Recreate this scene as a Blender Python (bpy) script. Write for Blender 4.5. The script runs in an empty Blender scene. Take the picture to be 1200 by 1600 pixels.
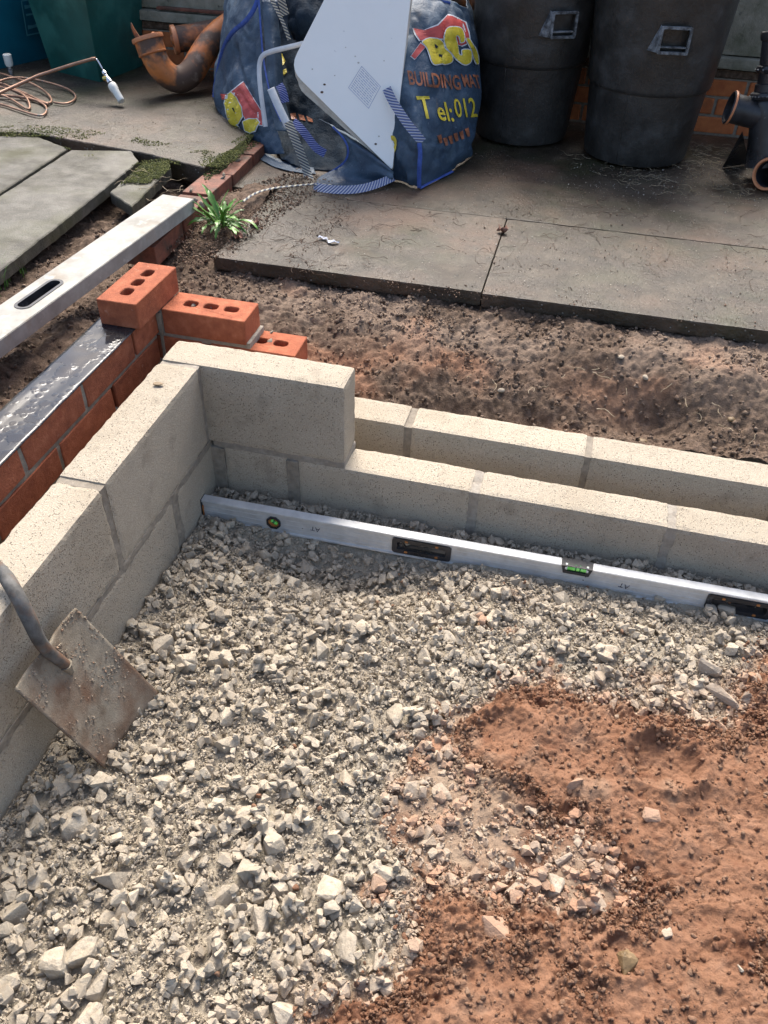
import bpy, bmesh, math, random
import numpy as np
from mathutils import Vector, Matrix, geometry, noise as mnoise
from mathutils.bvhtree import BVHTree
random.seed(7); RNG = np.random.default_rng(11)
SC = bpy.context.scene; COL = SC.collection

# ------------------------------------------------------------------ camera, sky, sun, exposure
FPX = 1300.17
CAM_LOC = np.array([.7747, -1.522, .9976]); CAM_ROT = (.8607, -.0268, .2379)
cam = bpy.data.cameras.new('camera'); camo = bpy.data.objects.new('camera', cam); COL.objects.link(camo)
cam.sensor_fit = 'VERTICAL'; cam.sensor_height = 24; cam.lens = 24*FPX/1600
cam.clip_start = .05; cam.clip_end = 500
camo.location = CAM_LOC; camo.rotation_euler = CAM_ROT; SC.camera = camo
SUN_TRAVEL = Vector((.13, -.63, -.80)).normalized()
world = bpy.data.worlds.new('World'); SC.world = world; world.use_nodes = True
wn = world.node_tree.nodes; wl = world.node_tree.links
bgn = wn.get('Background') or wn.new('ShaderNodeBackground')
sky = wn.new('ShaderNodeTexSky'); sky.sky_type = 'NISHITA'; sky.sun_disc = False
d = -SUN_TRAVEL
sky.sun_elevation = math.asin(d.z); sky.sun_rotation = math.atan2(d.x, d.y)
sky.air_density = 1.0; sky.dust_density = 4.0; sky.ozone_density = 1.0
wl.new(sky.outputs[0], bgn.inputs[0]); bgn.inputs[1].default_value = .15
sun = bpy.data.lights.new('sun', 'SUN'); suno = bpy.data.objects.new('sun', sun); COL.objects.link(suno)
sun.energy = 3.0; sun.angle = math.radians(34.0); sun.color = (1, .95, .87)
suno.rotation_euler = SUN_TRAVEL.to_track_quat('-Z', 'Y').to_euler(); suno.location = (0, 3, 6)
SC.view_settings.view_transform = 'Standard'; SC.view_settings.look = 'None'
SC.view_settings.gamma = 1; SC.view_settings.use_curve_mapping = False
SC.view_settings.exposure = 1.03
SC.cycles.max_bounces = 6; SC.cycles.diffuse_bounces = 3; SC.cycles.glossy_bounces = 3

# ------------------------------------------------------------------ helpers
CR = np.array(Matrix.Rotation(CAM_ROT[2], 3, 'Z') @ Matrix.Rotation(CAM_ROT[1], 3, 'Y') @ Matrix.Rotation(CAM_ROT[0], 3, 'X'))
def ray(u, v): return CR @ np.array([(u-600)/FPX, -(v-800)/FPX, -1.])
def onz(u, v, z): r = ray(u, v); return CAM_LOC + r*(z-CAM_LOC[2])/r[2]
def onx(u, v, x): r = ray(u, v); return CAM_LOC + r*(x-CAM_LOC[0])/r[0]
def ony(u, v, y): r = ray(u, v); return CAM_LOC + r*(y-CAM_LOC[1])/r[1]
ANG = -.0096
def W(x, y, z=0.):                        # wall frame of the long walls -> world
    c, s = math.cos(ANG), math.sin(ANG); return Vector((c*x-s*y, s*x+c*y, z))

def hsh(ix, iy, iz, seed):
    h = (ix*374761393 + iy*668265263 + iz*2147483647*3 + seed*1274126177) & 0xffffffff
    h = ((h ^ (h >> 13))*1274126177) & 0xffffffff
    h = (h ^ (h >> 16)) & 0xffffff
    return h/float(0xffffff)
def vn(x, y, z=0., seed=0):
    x = np.asarray(x, float); y = np.asarray(y, float); z = np.zeros_like(x)+z
    ix, iy, iz = np.floor(x).astype(np.int64), np.floor(y).astype(np.int64), np.floor(z).astype(np.int64)
    fx, fy, fz = x-ix, y-iy, z-iz
    fx, fy, fz = fx*fx*(3-2*fx), fy*fy*(3-2*fy), fz*fz*(3-2*fz)
    r = 0
    for a in (0, 1):
        for b in (0, 1):
            for c in (0, 1):
                r = r + hsh(ix+a, iy+b, iz+c, seed)*(fx if a else 1-fx)*(fy if b else 1-fy)*(fz if c else 1-fz)
    return r*2-1
def fbm(x, y, z=0., seed=0, octv=4, gain=.5):
    a = 1.; s = 0; t = 0
    for i in range(octv):
        s = s + a*vn(x*2**i, y*2**i, np.asarray(z)*2**i, seed+i*17); t += a; a *= gain
    return s/t
def worley(x, y, seed=0):
    x = np.asarray(x, float); y = np.asarray(y, float)
    ix, iy = np.floor(x).astype(np.int64), np.floor(y).astype(np.int64)
    f1 = np.full(x.shape, 9.); f2 = np.full(x.shape, 9.)
    for a in (-1, 0, 1):
        for b in (-1, 0, 1):
            px = ix+a+hsh(ix+a, iy+b, 0*ix, seed); py = iy+b+hsh(ix+a, iy+b, 0*ix+1, seed)
            dd = np.hypot(px-x, py-y); m = dd < f1
            f2 = np.where(m, f1, np.minimum(f2, dd)); f1 = np.where(m, dd, f1)
    return f1, f2
def sst(a, b, x): t = np.clip((x-a)/(b-a), 0, 1); return t*t*(3-2*t)

def tag(o, label=None, cat=None, group=None, kind=None):
    if label: o['label'] = label
    if cat: o['category'] = cat
    if group: o['group'] = group
    if kind: o['kind'] = kind
    return o
def empty(name, loc=(0, 0, 0), rz=0, **k):
    o = bpy.data.objects.new(name, None); COL.objects.link(o); o.location = loc; o.rotation_euler = (0, 0, rz)
    o.empty_display_size = .05; return tag(o, **k)
def link(name, me, m=None, parent=None, loc=None, rot=None, **k):
    o = bpy.data.objects.new(name, me); COL.objects.link(o)
    if m and not me.materials: me.materials.append(m)
    if parent: o.parent = parent
    if loc is not None: o.location = loc
    if rot is not None: o.rotation_euler = rot
    return tag(o, **k)
def mesh_np(name, V, F, smooth=False, attrs=None):
    V = np.asarray(V, np.float32); F = np.asarray(F, np.int32); n = F.shape[1]
    me = bpy.data.meshes.new(name); me.vertices.add(len(V)); me.vertices.foreach_set('co', V.ravel())
    me.loops.add(F.size); me.loops.foreach_set('vertex_index', F.ravel())
    me.polygons.add(len(F)); me.polygons.foreach_set('loop_start', np.arange(len(F), dtype=np.int32)*n)
    me.polygons.foreach_set('loop_total', np.full(len(F), n, np.int32))
    me.polygons.foreach_set('use_smooth', np.full(len(F), smooth))
    for k, a in (attrs or {}).items():
        at = me.attributes.new(k, 'FLOAT', 'POINT'); at.data.foreach_set('value', np.asarray(a, np.float32))
    me.update(calc_edges=True); return me
def bm_mesh(name, bm, smooth=False):
    me = bpy.data.meshes.new(name); bmesh.ops.recalc_face_normals(bm, faces=bm.faces)
    for f in bm.faces: f.smooth = smooth
    bm.to_mesh(me); bm.free(); return me

def rough_box(name, lo, hi, step=.012, amp=.0008, chip=.004, seed=0, chipfreq=60, smooth=False, bend=0):
    """box cut into a grid, its faces slightly uneven and its arrises worn"""
    lo = np.array(lo, float); hi = np.array(hi, float)
    bm = bmesh.new(); bmesh.ops.create_cube(bm, size=1)
    for v in bm.verts: v.co = Vector([lo[i] if v.co[i] < 0 else hi[i] for i in range(3)])
    for ax in range(3):
        L = hi[ax]-lo[ax]; n = max(1, int(round(L/step)))
        cuts = [lo[ax]+L*i/n for i in range(1, n)]
        e = min(chip*1.9+.002, L*.28); cuts += [lo[ax]+e, hi[ax]-e]
        for c in sorted(set(cuts)):
            co = [0, 0, 0]; co[ax] = c; no = [0, 0, 0]; no[ax] = 1
            bmesh.ops.bisect_plane(bm, geom=bm.verts[:]+bm.edges[:]+bm.faces[:], plane_co=co, plane_no=no, dist=1e-6)
    P = np.array([v.co[:] for v in bm.verts]); c0 = (lo+hi)/2
    on = (np.abs(P-lo) < 1e-5) | (np.abs(P-hi) < 1e-5); k = on.sum(1)
    sgn = np.where(np.abs(P-lo) < 1e-5, 1., np.where(np.abs(P-hi) < 1e-5, -1., 0.))
    n1 = fbm(P[:, 0]*30+seed*7.1, P[:, 1]*30, P[:, 2]*30, seed)
    n2 = np.clip(fbm(P[:, 0]*chipfreq+seed*3.3, P[:, 1]*chipfreq, P[:, 2]*chipfreq, seed+5), -1, 1)
    n3 = sst(.25, .6, fbm(P[:, 0]*30+seed, P[:, 1]*30, P[:, 2]*30, seed+9))
    pull = np.where(k >= 2, chip*.55*(.45+.7*(n2+.3)+.6*n3), 0)*np.where(k == 3, 1.35, 1)
    pull = np.clip(pull, chip*.12, max(.0008, chip*1.2))
    P = P + sgn*(pull[:, None] + (amp*(n1+.6))[:, None])
    for v, p in zip(bm.verts, P): v.co = p
    return bm_mesh(name, bm, smooth)

def holes_mesh(outer, holes, z0, z1, bevel=0, name='piece'):
    """prism over a 2-D outline with through holes"""
    bm = bmesh.new()
    loops = [outer]+list(holes); pts = [p for l in loops for p in l]
    tri = geometry.tessellate_polygon([[Vector((p[0], p[1], 0)) for p in l] for l in loops])
    top = [bm.verts.new((p[0], p[1], z1)) for p in pts]; bot = [bm.verts.new((p[0], p[1], z0)) for p in pts]
    for t in tri:
        try: bm.faces.new([top[i] for i in t]); bm.faces.new([bot[i] for i in reversed(t)])
        except ValueError: pass
    b = 0
    for l in loops:
        n = len(l)
        for i in range(n):
            j = (i+1) % n; bm.faces.new((top[b+i], bot[b+i], bot[b+j], top[b+j]))
        b += n
    return bm_mesh(name, bm)
def rrect(cx, cy, w, h, r, n=4):
    P = []
    for sx, sy, a0 in ((1, 1, 0), (-1, 1, 90), (-1, -1, 180), (1, -1, 270)):
        for i in range(n+1):
            a = math.radians(a0+90*i/n); P.append((cx+sx*(w/2-r)+r*math.cos(a), cy+sy*(h/2-r)+r*math.sin(a)))
    return P
def chaikin(P, n=2, closed=False):
    P = [Vector(p) for p in P]
    for _ in range(n):
        Q = [] if closed else [P[0]]
        m = len(P) if closed else len(P)-1
        for i in range(m):
            a, b = P[i], P[(i+1) % len(P)]; Q += [a.lerp(b, .25), a.lerp(b, .75)]
        if not closed: Q.append(P[-1])
        P = Q
    return P
def tube_arrays(P, r, sides=8, cap=True):
    P = [Vector(p) for p in P]; n = len(P)
    R = r if hasattr(r, '__len__') else [r]*n
    V = []; F = []; up = None
    for i in range(n):
        t = (P[min(i+1, n-1)]-P[max(i-1, 0)]).normalized()
        if up is None: up = t.orthogonal().normalized()
        up = (up - t*up.dot(t)).normalized(); s = t.cross(up)
        for k in range(sides):
            a = 2*math.pi*k/sides; V.append(P[i]+(up*math.cos(a)+s*math.sin(a))*R[i])
    for i in range(n-1):
        for k in range(sides):
            k2 = (k+1) % sides; F.append((i*sides+k, i*sides+k2, (i+1)*sides+k2, (i+1)*sides+k))
    return V, F, ([list(range(sides))[::-1], [(n-1)*sides+k for k in range(sides)]] if cap else [])
def tube(name, P, r, sides=10, m=None, parent=None, smooth=True, cap=True, **k):
    V, F, C = tube_arrays(P, r, sides, cap); me = bpy.data.meshes.new(name); me.from_pydata([v[:] for v in V], [], F+C)
    for f in me.polygons[:len(F)]: f.use_smooth = smooth
    return link(name, me, m, parent, **k)
def lathe(name, prof, m, parent=None, seg=48, loc=None, smooth=True, jit=0, **k):
    V = []; F = []
    for (r, z) in prof:
        for i in range(seg):
            a = 2*math.pi*i/seg; rr = r*(1+jit*float(vn(math.cos(a)*2+5, math.sin(a)*2+5, z*4, 3)))
            V.append((rr*math.cos(a), rr*math.sin(a), z))
    for j in range(len(prof)-1):
        for i in range(seg):
            i2 = (i+1) % seg; F.append((j*seg+i, j*seg+i2, (j+1)*seg+i2, (j+1)*seg+i))
    me = bpy.data.meshes.new(name); me.from_pydata(V, [], F)
    for f in me.polygons: f.use_smooth = smooth
    o = link(name, me, m, parent, loc=loc, **k)
    mod = o.modifiers.new('e', 'EDGE_SPLIT'); mod.split_angle = math.radians(38); return o

# ------------------------------------------------------------------ materials
def nd(nt, t, **k):
    n = nt.nodes.new(t)
    for a, b in k.items(): setattr(n, a, b)
    return n
def mat(name, ramp, scale=20, detail=6, rough=.8, bump=.3, bscale=200, bdist=.002, metallic=0, spec=.5, second=None,
        attr=None, rough2=None, rand=0, pores=None, coat=0, distort=0):
    """principled; ramp = [(pos, rgb)...] over noise; second = (rgb, scale, lo, hi) patches; attr = [(name, rgb)]; pores = (scale, depth, rgb)"""
    m = bpy.data.materials.new(name); m.use_nodes = True; nt = m.node_tree; L = nt.links
    b = nt.nodes['Principled BSDF']; tc = nd(nt, 'ShaderNodeTexCoord'); vec = tc.outputs['Object']
    oi = nd(nt, 'ShaderNodeObjectInfo'); add = nd(nt, 'ShaderNodeVectorMath', operation='MULTIPLY_ADD')
    cmb = nd(nt, 'ShaderNodeCombineXYZ')
    for i in range(3): L.new(oi.outputs['Random'], cmb.inputs[i])
    L.new(cmb.outputs[0], add.inputs[0]); add.inputs[1].default_value = (17, 31, 13); L.new(vec, add.inputs[2]); vec = add.outputs[0]
    def noise(s, det=detail, r=.55):
        n = nd(nt, 'ShaderNodeTexNoise'); n.inputs['Scale'].default_value = s; n.inputs['Detail'].default_value = det
        n.inputs['Roughness'].default_value = r; n.inputs['Distortion'].default_value = distort; L.new(vec, n.inputs['Vector']); return n.outputs['Fac']
    cr = nd(nt, 'ShaderNodeValToRGB'); L.new(noise(scale, r=.65), cr.inputs[0])
    while len(cr.color_ramp.elements) < len(ramp): cr.color_ramp.elements.new(.5)
    for e, (p, c) in zip(cr.color_ramp.elements, ramp): e.position = p; e.color = (*c, 1)
    col = cr.outputs[0]
    def mixc(fac, a, rgb):
        mx = nd(nt, 'ShaderNodeMix', data_type='RGBA'); L.new(fac, mx.inputs[0]); L.new(a, mx.inputs[6])
        if isinstance(rgb, tuple): mx.inputs[7].default_value = (*rgb, 1)
        else: L.new(rgb, mx.inputs[7])
        return mx.outputs[2]
    rfac = None
    for s in (second if isinstance(second, list) else [second] if second else []):
        mr = nd(nt, 'ShaderNodeMapRange'); L.new(noise(s[1], 5), mr.inputs[0]); mr.inputs[1].default_value = s[2]; mr.inputs[2].default_value = s[3]
        mr.inputs[4].default_value = s[4] if len(s) > 4 else 1.
        col = mixc(mr.outputs[0], col, s[0]); rfac = rfac or mr.outputs[0]
    pf = None
    if pores:
        vo = nd(nt, 'ShaderNodeTexVoronoi'); vo.inputs['Scale'].default_value = pores[0]; L.new(vec, vo.inputs['Vector'])
        mr = nd(nt, 'ShaderNodeMapRange'); L.new(vo.outputs['Distance'], mr.inputs[0]); mr.inputs[1].default_value = .12; mr.inputs[2].default_value = .34
        mr.inputs[3].default_value = 1; mr.inputs[4].default_value = 0
        thr = nd(nt, 'ShaderNodeMath', operation='MULTIPLY'); sp = nd(nt, 'ShaderNodeSeparateColor'); L.new(vo.outputs['Color'], sp.inputs[0])
        gt = nd(nt, 'ShaderNodeMath', operation='GREATER_THAN'); L.new(sp.outputs[0], gt.inputs[0]); gt.inputs[1].default_value = pores[1]
        L.new(mr.outputs[0], thr.inputs[0]); L.new(gt.outputs[0], thr.inputs[1]); pf = thr.outputs[0]
        col = mixc(pf, col, pores[2])
    for an in (attr or []):
        at = nd(nt, 'ShaderNodeAttribute', attribute_name=an[0]); col = mixc(at.outputs['Fac'], col, an[1])
    if rand:
        hv = nd(nt, 'ShaderNodeHueSaturation'); L.new(col, hv.inputs['Color'])
        mr = nd(nt, 'ShaderNodeMapRange'); L.new(oi.outputs['Random'], mr.inputs[0]); mr.inputs[3].default_value = 1-rand; mr.inputs[4].default_value = 1+rand
        L.new(mr.outputs[0], hv.inputs['Value']); col = hv.outputs[0]
    L.new(col, b.inputs['Base Color'])
    b.inputs['Metallic'].default_value = metallic; b.inputs['Specular IOR Level'].default_value = spec
    b.inputs['Coat Weight'].default_value = coat; b.inputs['Coat Roughness'].default_value = .15
    if rough2 is None: b.inputs['Roughness'].default_value = rough
    else:
        mr = nd(nt, 'ShaderNodeMapRange'); L.new(noise(rough2[0], 4), mr.inputs[0]); mr.inputs[1].default_value = .35; mr.inputs[2].default_value = .65
        mr.inputs[3].default_value = rough2[1]; mr.inputs[4].default_value = rough2[2]; L.new(mr.outputs[0], b.inputs['Roughness'])
    if bump:
        bu = nd(nt, 'ShaderNodeBump'); bu.inputs['Strength'].default_value = bump; bu.inputs['Distance'].default_value = bdist
        h = noise(bscale, 8, .7)
        if pf is not None:
            sb = nd(nt, 'ShaderNodeMath', operation='SUBTRACT'); L.new(h, sb.inputs[0]); L.new(pf, sb.inputs[1]); h = sb.outputs[0]
        L.new(h, bu.inputs['Height']); L.new(bu.outputs[0], b.inputs['Normal'])
    return m
def plain(name, rgb, rough=.5, metallic=0, spec=.5, bump=0, bscale=80, bdist=.001, dirt=None, coat=0):
    c2 = tuple(x*.8 for x in rgb)
    return mat(name, [(.35, c2), (.65, rgb)], scale=12, rough=rough, metallic=metallic, spec=spec, bump=bump, bscale=bscale, bdist=bdist, second=dirt, coat=coat)

M = {}
M['block'] = mat('block_concrete', [(.30, (.34, .287, .22)), (.5, (.43, .37, .287)), (.70, (.53, .465, .37))], scale=430, detail=3, rough=.93, bump=1, bscale=300, bdist=.0035,
                 second=[((.33, .275, .20), 5, .5, .72, .5), ((.22, .19, .145), 11, .60, .76, .65), ((.30, .27, .225), 28, .66, .8, .5)], pores=(230, .7, (.27, .225, .17)), rand=.06, spec=.15)
M['mortar'] = mat('mortar', [(.3, (.21, .18, .145)), (.7, (.34, .30, .245))], scale=60, rough=.9, bump=1, bscale=300, bdist=.002, second=((.36, .33, .28), 30, .55, .7, .5))
M['mortar_dark'] = mat('mortar_wet', [(.3, (.19, .162, .127)), (.7, (.31, .268, .213))], scale=60, rough=.9, spec=.2, bump=1, bscale=300, bdist=.002)
M['brick'] = mat('brick_clay', [(.3, (.23, .066, .032)), (.55, (.34, .102, .048)), (.75, (.44, .155, .08))], scale=34, rough=.85, bump=.9, bscale=170, bdist=.003,
                 second=[((.27, .07, .035), 16, .6, .75, .7), ((.55, .35, .25), 45, .68, .75, .5)], rand=.13, spec=.3)
M['old_brick'] = mat('old_brick', [(.3, (.10, .035, .02)), (.7, (.26, .09, .05))], scale=30, rough=.75, bump=.6, bscale=160, bdist=.003, second=((.06, .045, .03), 14, .5, .7), rand=.2)
M['wall_brick'] = mat('wall_brick', [(.3, (.36, .09, .025)), (.7, (.55, .17, .05))], scale=22, rough=.8, bump=.4, bscale=160, bdist=.002, second=((.10, .06, .03), 9, .58, .75), rand=.2)
M['gravel'] = mat('gravel_stone', [(.3, (.34, .285, .215)), (.5, (.435, .372, .287)), (.7, (.53, .467, .367))], scale=90, rough=.95, bump=.8, bscale=190, bdist=.004,
                  attr=[('dark', (.30, .25, .19)), ('stain', (.38, .215, .135))], spec=.15, second=((.46, .38, .26), 25, .6, .75, .5))
M['gravel_bed'] = mat('gravel_fines', [(.3, (.33, .28, .21)), (.5, (.42, .36, .275)), (.7, (.50, .435, .335))], scale=300, rough=.95, bump=1, bscale=230, bdist=.007, spec=.15, attr=[('stain', (.40, .22, .13))])
M['clay'] = mat('red_clay', [(.3, (.185, .088, .049)), (.5, (.25, .127, .073)), (.7, (.31, .170, .104))], scale=22, rough=.92, bump=1, bscale=330, bdist=.004,
                second=[((.31, .17, .105), 6, .5, .7, .6), ((.15, .062, .034), 26, .56, .68, .6)], attr=[('pale', (.32, .235, .165)), ('wet', (.155, .066, .036))], spec=.2)  # finer dark patches paint crumb shadows into the colour, doubling as damper clay
M['soil'] = mat('dark_soil', [(.3, (.05, .031, .019)), (.5, (.11, .071, .046)), (.7, (.20, .135, .095))], scale=60, rough=.85, bump=1, bscale=220, bdist=.005,
                attr=[('red', (.25, .13, .075)), ('grey', (.26, .19, .14))], spec=.35)
M['slab'] = mat('paving_concrete', [(.32, (.020, .014, .008)), (.5, (.042, .030, .018)), (.68, (.085, .065, .043))], scale=9, detail=12, rough=.6, rough2=(5, .28, .6), bump=1, bscale=70, bdist=.006,
                second=[((.042, .042, .018), 4, .48, .68, .8), ((.13, .075, .045), 3.2, .50, .7, .7), ((.045, .032, .022), 13, .54, .7, .8), ((.16, .14, .105), 42, .62, .74, .6)], pores=(95, .9, (.42, .38, .32)), rand=.06)
M['slab_grey'] = mat('paving_grey', [(.3, (.034, .031, .022)), (.5, (.062, .056, .042)), (.72, (.105, .097, .077))], scale=22, detail=12, rough2=(6, .45, .85), bump=.9, bscale=150, bdist=.003,
                     second=[((.055, .054, .020), 5, .46, .68, .8), ((.05, .043, .03), 13, .6, .74, .7)], rand=.06)
M['moss'] = mat('moss', [(.3, (.045, .055, .012)), (.7, (.17, .17, .03))], scale=60, rough=.95, bump=.8, bscale=300, bdist=.003, attr=[('dark', (.03, .04, .012))])
M['render'] = mat('wall_render', [(.3, (.17, .155, .11)), (.7, (.33, .30, .23))], scale=14, detail=9, rough=.9, bump=.9, bscale=90, bdist=.006, second=[((.10, .10, .055), 6, .55, .72, .8), ((.05, .045, .035), 40, .66, .74, .8)])
M['alu'] = mat('aluminium', [(.3, (.52, .52, .51)), (.7, (.70, .70, .69))], scale=25, rough=.45, metallic=.35, rough2=(20, .38, .6), bump=.15, bscale=120, bdist=.0006,
               second=[((.42, .36, .28), 16, .62, .74, .6)], spec=.5)
M['alu_old'] = mat('aluminium_weathered', [(.3, (.24, .23, .205)), (.7, (.38, .37, .335))], scale=14, metallic=.1, rough2=(9, .6, .85), bump=.25, bscale=90, bdist=.0008,
                   second=[((.26, .19, .125), 9, .56, .74, .8), ((.50, .49, .45), 26, .6, .72, .7)], spec=.3)
M['steel'] = mat('shovel_steel', [(.3, (.20, .165, .12)), (.7, (.31, .265, .20))], scale=30, metallic=.05, rough=.85, bump=.9, bscale=300, bdist=.003, second=[((.15, .075, .04), 7, .46, .60, .85), ((.10, .065, .04), 16, .54, .66, .7)])
M['neck'] = mat('shovel_neck_steel', [(.35, (.05, .047, .042)), (.65, (.15, .145, .135))], scale=30, metallic=.1, rough=.75, bump=.9, bscale=150, bdist=.001, second=((.16, .08, .04), 25, .5, .65, .8))
M['black'] = mat('black_rubber', [(.3, (.014, .013, .012)), (.7, (.042, .040, .037))], scale=10, rough2=(9, .28, .55), bump=.6, bscale=60, bdist=.004,
                 second=[((.095, .092, .088), 9, .52, .75, .6), ((.09, .07, .05), 30, .64, .78, .5)])
M['black_pl'] = mat('black_plastic', [(.3, (.012, .012, .013)), (.7, (.04, .04, .045))], scale=14, rough2=(8, .25, .5), bump=.2, bscale=60, bdist=.001, second=[((.16, .17, .18), 30, .64, .75, .7)])
M['scuff'] = mat('scuffed_rim', [(.4, (.035, .038, .042)), (.68, (.26, .28, .30))], scale=40, rough=.6, bump=.3, bscale=90)
M['orange'] = mat('orange_plastic', [(.3, (.42, .12, .03)), (.7, (.62, .21, .06))], scale=10, rough2=(9, .4, .7), bump=.5, bscale=60, bdist=.003,
                  second=[((.10, .055, .035), 9, .43, .55), ((.22, .15, .11), 25, .6, .7, .8)])
M['orange_clean'] = mat('orange_plastic_rim', [(.3, (.48, .17, .07)), (.7, (.66, .27, .12))], scale=10, rough=.45, bump=.1, second=((.14, .08, .05), 20, .62, .72, .8))
M['green'] = mat('green_bin_plastic', [(.3, (.004, .055, .045)), (.7, (.01, .10, .085))], scale=5, rough=.45, bump=.1, second=[((.04, .17, .14), 4, .5, .62, .7)])
M['teal'] = mat('teal_bin_plastic', [(.3, (.002, .06, .09)), (.7, (.004, .11, .16))], scale=4, rough=.4, bump=.1)
M['teal_print'] = plain('teal_print', (.06, .22, .26), .5)
M['copper'] = mat('copper_tube', [(.3, (.20, .11, .07)), (.7, (.42, .25, .17))], scale=30, rough=.5, metallic=.5, bump=.2, second=((.13, .16, .17), 20, .62, .7, .8))
M['chrome'] = plain('chrome', (.62, .64, .68), .25, 1)
M['brass'] = plain('brass', (.62, .48, .16), .3, 1)
M['white_pl'] = plain('white_plastic', (.78, .77, .70), .4)
M['panel'] = mat('white_panel', [(.3, (.86, .85, .81)), (.7, (.91, .90, .86))], scale=5, rough=.35, bump=.05, second=((.45, .46, .44), 60, .72, .76, .5))
M['panel_dirty'] = mat('white_panel_dirty', [(.3, (.40, .37, .31)), (.7, (.66, .63, .56))], scale=14, rough=.5, bump=.1, second=((.42, .27, .16), 12, .62, .72, .8))
M['panel_print'] = plain('faded_print', (.50, .53, .66), .5)
M['bag'] = mat('navy_woven', [(.3, (.015, .032, .06)), (.55, (.036, .068, .11)), (.75, (.11, .16, .21))], scale=7, detail=9, rough2=(14, .42, .7), bump=.8, bscale=34, bdist=.006, distort=.5,
               second=[((.10, .075, .05), 9, .66, .76, .5), ((.20, .26, .33), 120, .66, .72, .5)])
M['bag_in'] = mat('navy_lining', [(.3, (.006, .011, .019)), (.7, (.02, .034, .052))], scale=9, spec=.08, rough2=(14, .6, .85), bump=.9, bscale=18, bdist=.012)
M['blue_trim'] = mat('blue_braid', [(.3, (.02, .05, .22)), (.7, (.06, .12, .42))], scale=60, rough=.7, bump=.8, bscale=300)
M['red_print'] = mat('red_print', [(.3, (.34, .035, .03)), (.7, (.48, .07, .06))], scale=20, rough=.5, bump=.3, bscale=60)
M['yellow_print'] = mat('yellow_print', [(.3, (.50, .38, .02)), (.7, (.70, .56, .05))], scale=30, rough=.5, bump=.3, bscale=60, second=((.28, .20, .05), 18, .6, .75, .8))
M['orange_print'] = mat('orange_print', [(.35, (.14, .055, .03)), (.6, (.38, .13, .06))], scale=40, rough=.5, bump=.3, bscale=60)
M['white_print'] = plain('white_print', (.6, .63, .66), .5)
M['white_strap'] = mat('white_strap', [(.3, (.50, .52, .55)), (.7, (.66, .68, .70))], scale=20, rough=.6, bump=.3, bscale=120)
M['twig'] = mat('twig', [(.3, (.05, .03, .02)), (.7, (.13, .08, .05))], scale=30, rough=.8, bump=0)
M['straw'] = mat('straw', [(.3, (.22, .16, .09)), (.7, (.45, .37, .25))], scale=30, rough=.8, bump=0)
M['fleck'] = mat('pale_grit', [(.3, (.30, .26, .2)), (.7, (.6, .56, .48))], scale=80, rough=.8, bump=0)
M['leaf'] = mat('weed_leaf', [(.3, (.04, .12, .012)), (.7, (.11, .26, .03))], scale=30, rough=.4, bump=.4, bscale=120, rand=.25)
M['dry_leaf'] = mat('dry_leaf', [(.3, (.14, .06, .04)), (.7, (.30, .15, .10))], scale=60, rough=.7, bump=.5, bscale=100)
M['foil'] = plain('foil_scrap', (.62, .64, .70), .4)
M['ink'] = plain('marker_ink', (.03, .03, .06), .5)
M['green_vial'] = mat('green_vial', [(.4, (.16, .72, .10)), (.6, (.36, .92, .20))], scale=25, rough=.15, bump=0, coat=.6)
M['vial_dark'] = plain('vial_dark_green', (.03, .22, .05), .2)
M['orange_tool'] = mat('orange_tool_plastic', [(.3, (.30, .11, .03)), (.7, (.55, .22, .06))], scale=60, rough=.45, bump=.2)
M['flint'] = mat('brown_pebble', [(.3, (.12, .075, .03)), (.7, (.26, .17, .08))], scale=30, rough=.6, bump=.2)
def webbing(name, a, b, freq=90):
    m = bpy.data.materials.new(name); m.use_nodes = True; nt = m.node_tree; L = nt.links; bs = nt.nodes['Principled BSDF']
    uv = nd(nt, 'ShaderNodeUVMap'); wv = nd(nt, 'ShaderNodeTexWave'); wv.inputs['Scale'].default_value = freq; wv.inputs['Distortion'].default_value = .4
    wv.bands_direction = 'DIAGONAL'; L.new(uv.outputs[0], wv.inputs['Vector'])
    cr = nd(nt, 'ShaderNodeValToRGB'); cr.color_ramp.elements[0].position = .45; cr.color_ramp.elements[1].position = .6
    cr.color_ramp.elements[0].color = (*a, 1); cr.color_ramp.elements[1].color = (*b, 1); L.new(wv.outputs['Fac'], cr.inputs[0])
    L.new(cr.outputs[0], bs.inputs['Base Color']); bs.inputs['Roughness'].default_value = .7
    bu = nd(nt, 'ShaderNodeBump'); bu.inputs['Distance'].default_value = .002; L.new(wv.outputs['Fac'], bu.inputs['Height']); L.new(bu.outputs[0], bs.inputs['Normal']); return m
M['web_cream'] = webbing('striped_webbing_cream', (.05, .06, .085), (.38, .36, .29), 7)
M['web_blue'] = webbing('striped_webbing_blue', (.07, .10, .24), (.36, .38, .44), 7)
M['web_navy'] = webbing('striped_webbing_navy', (.015, .03, .20), (.18, .22, .42), 9)
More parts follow.
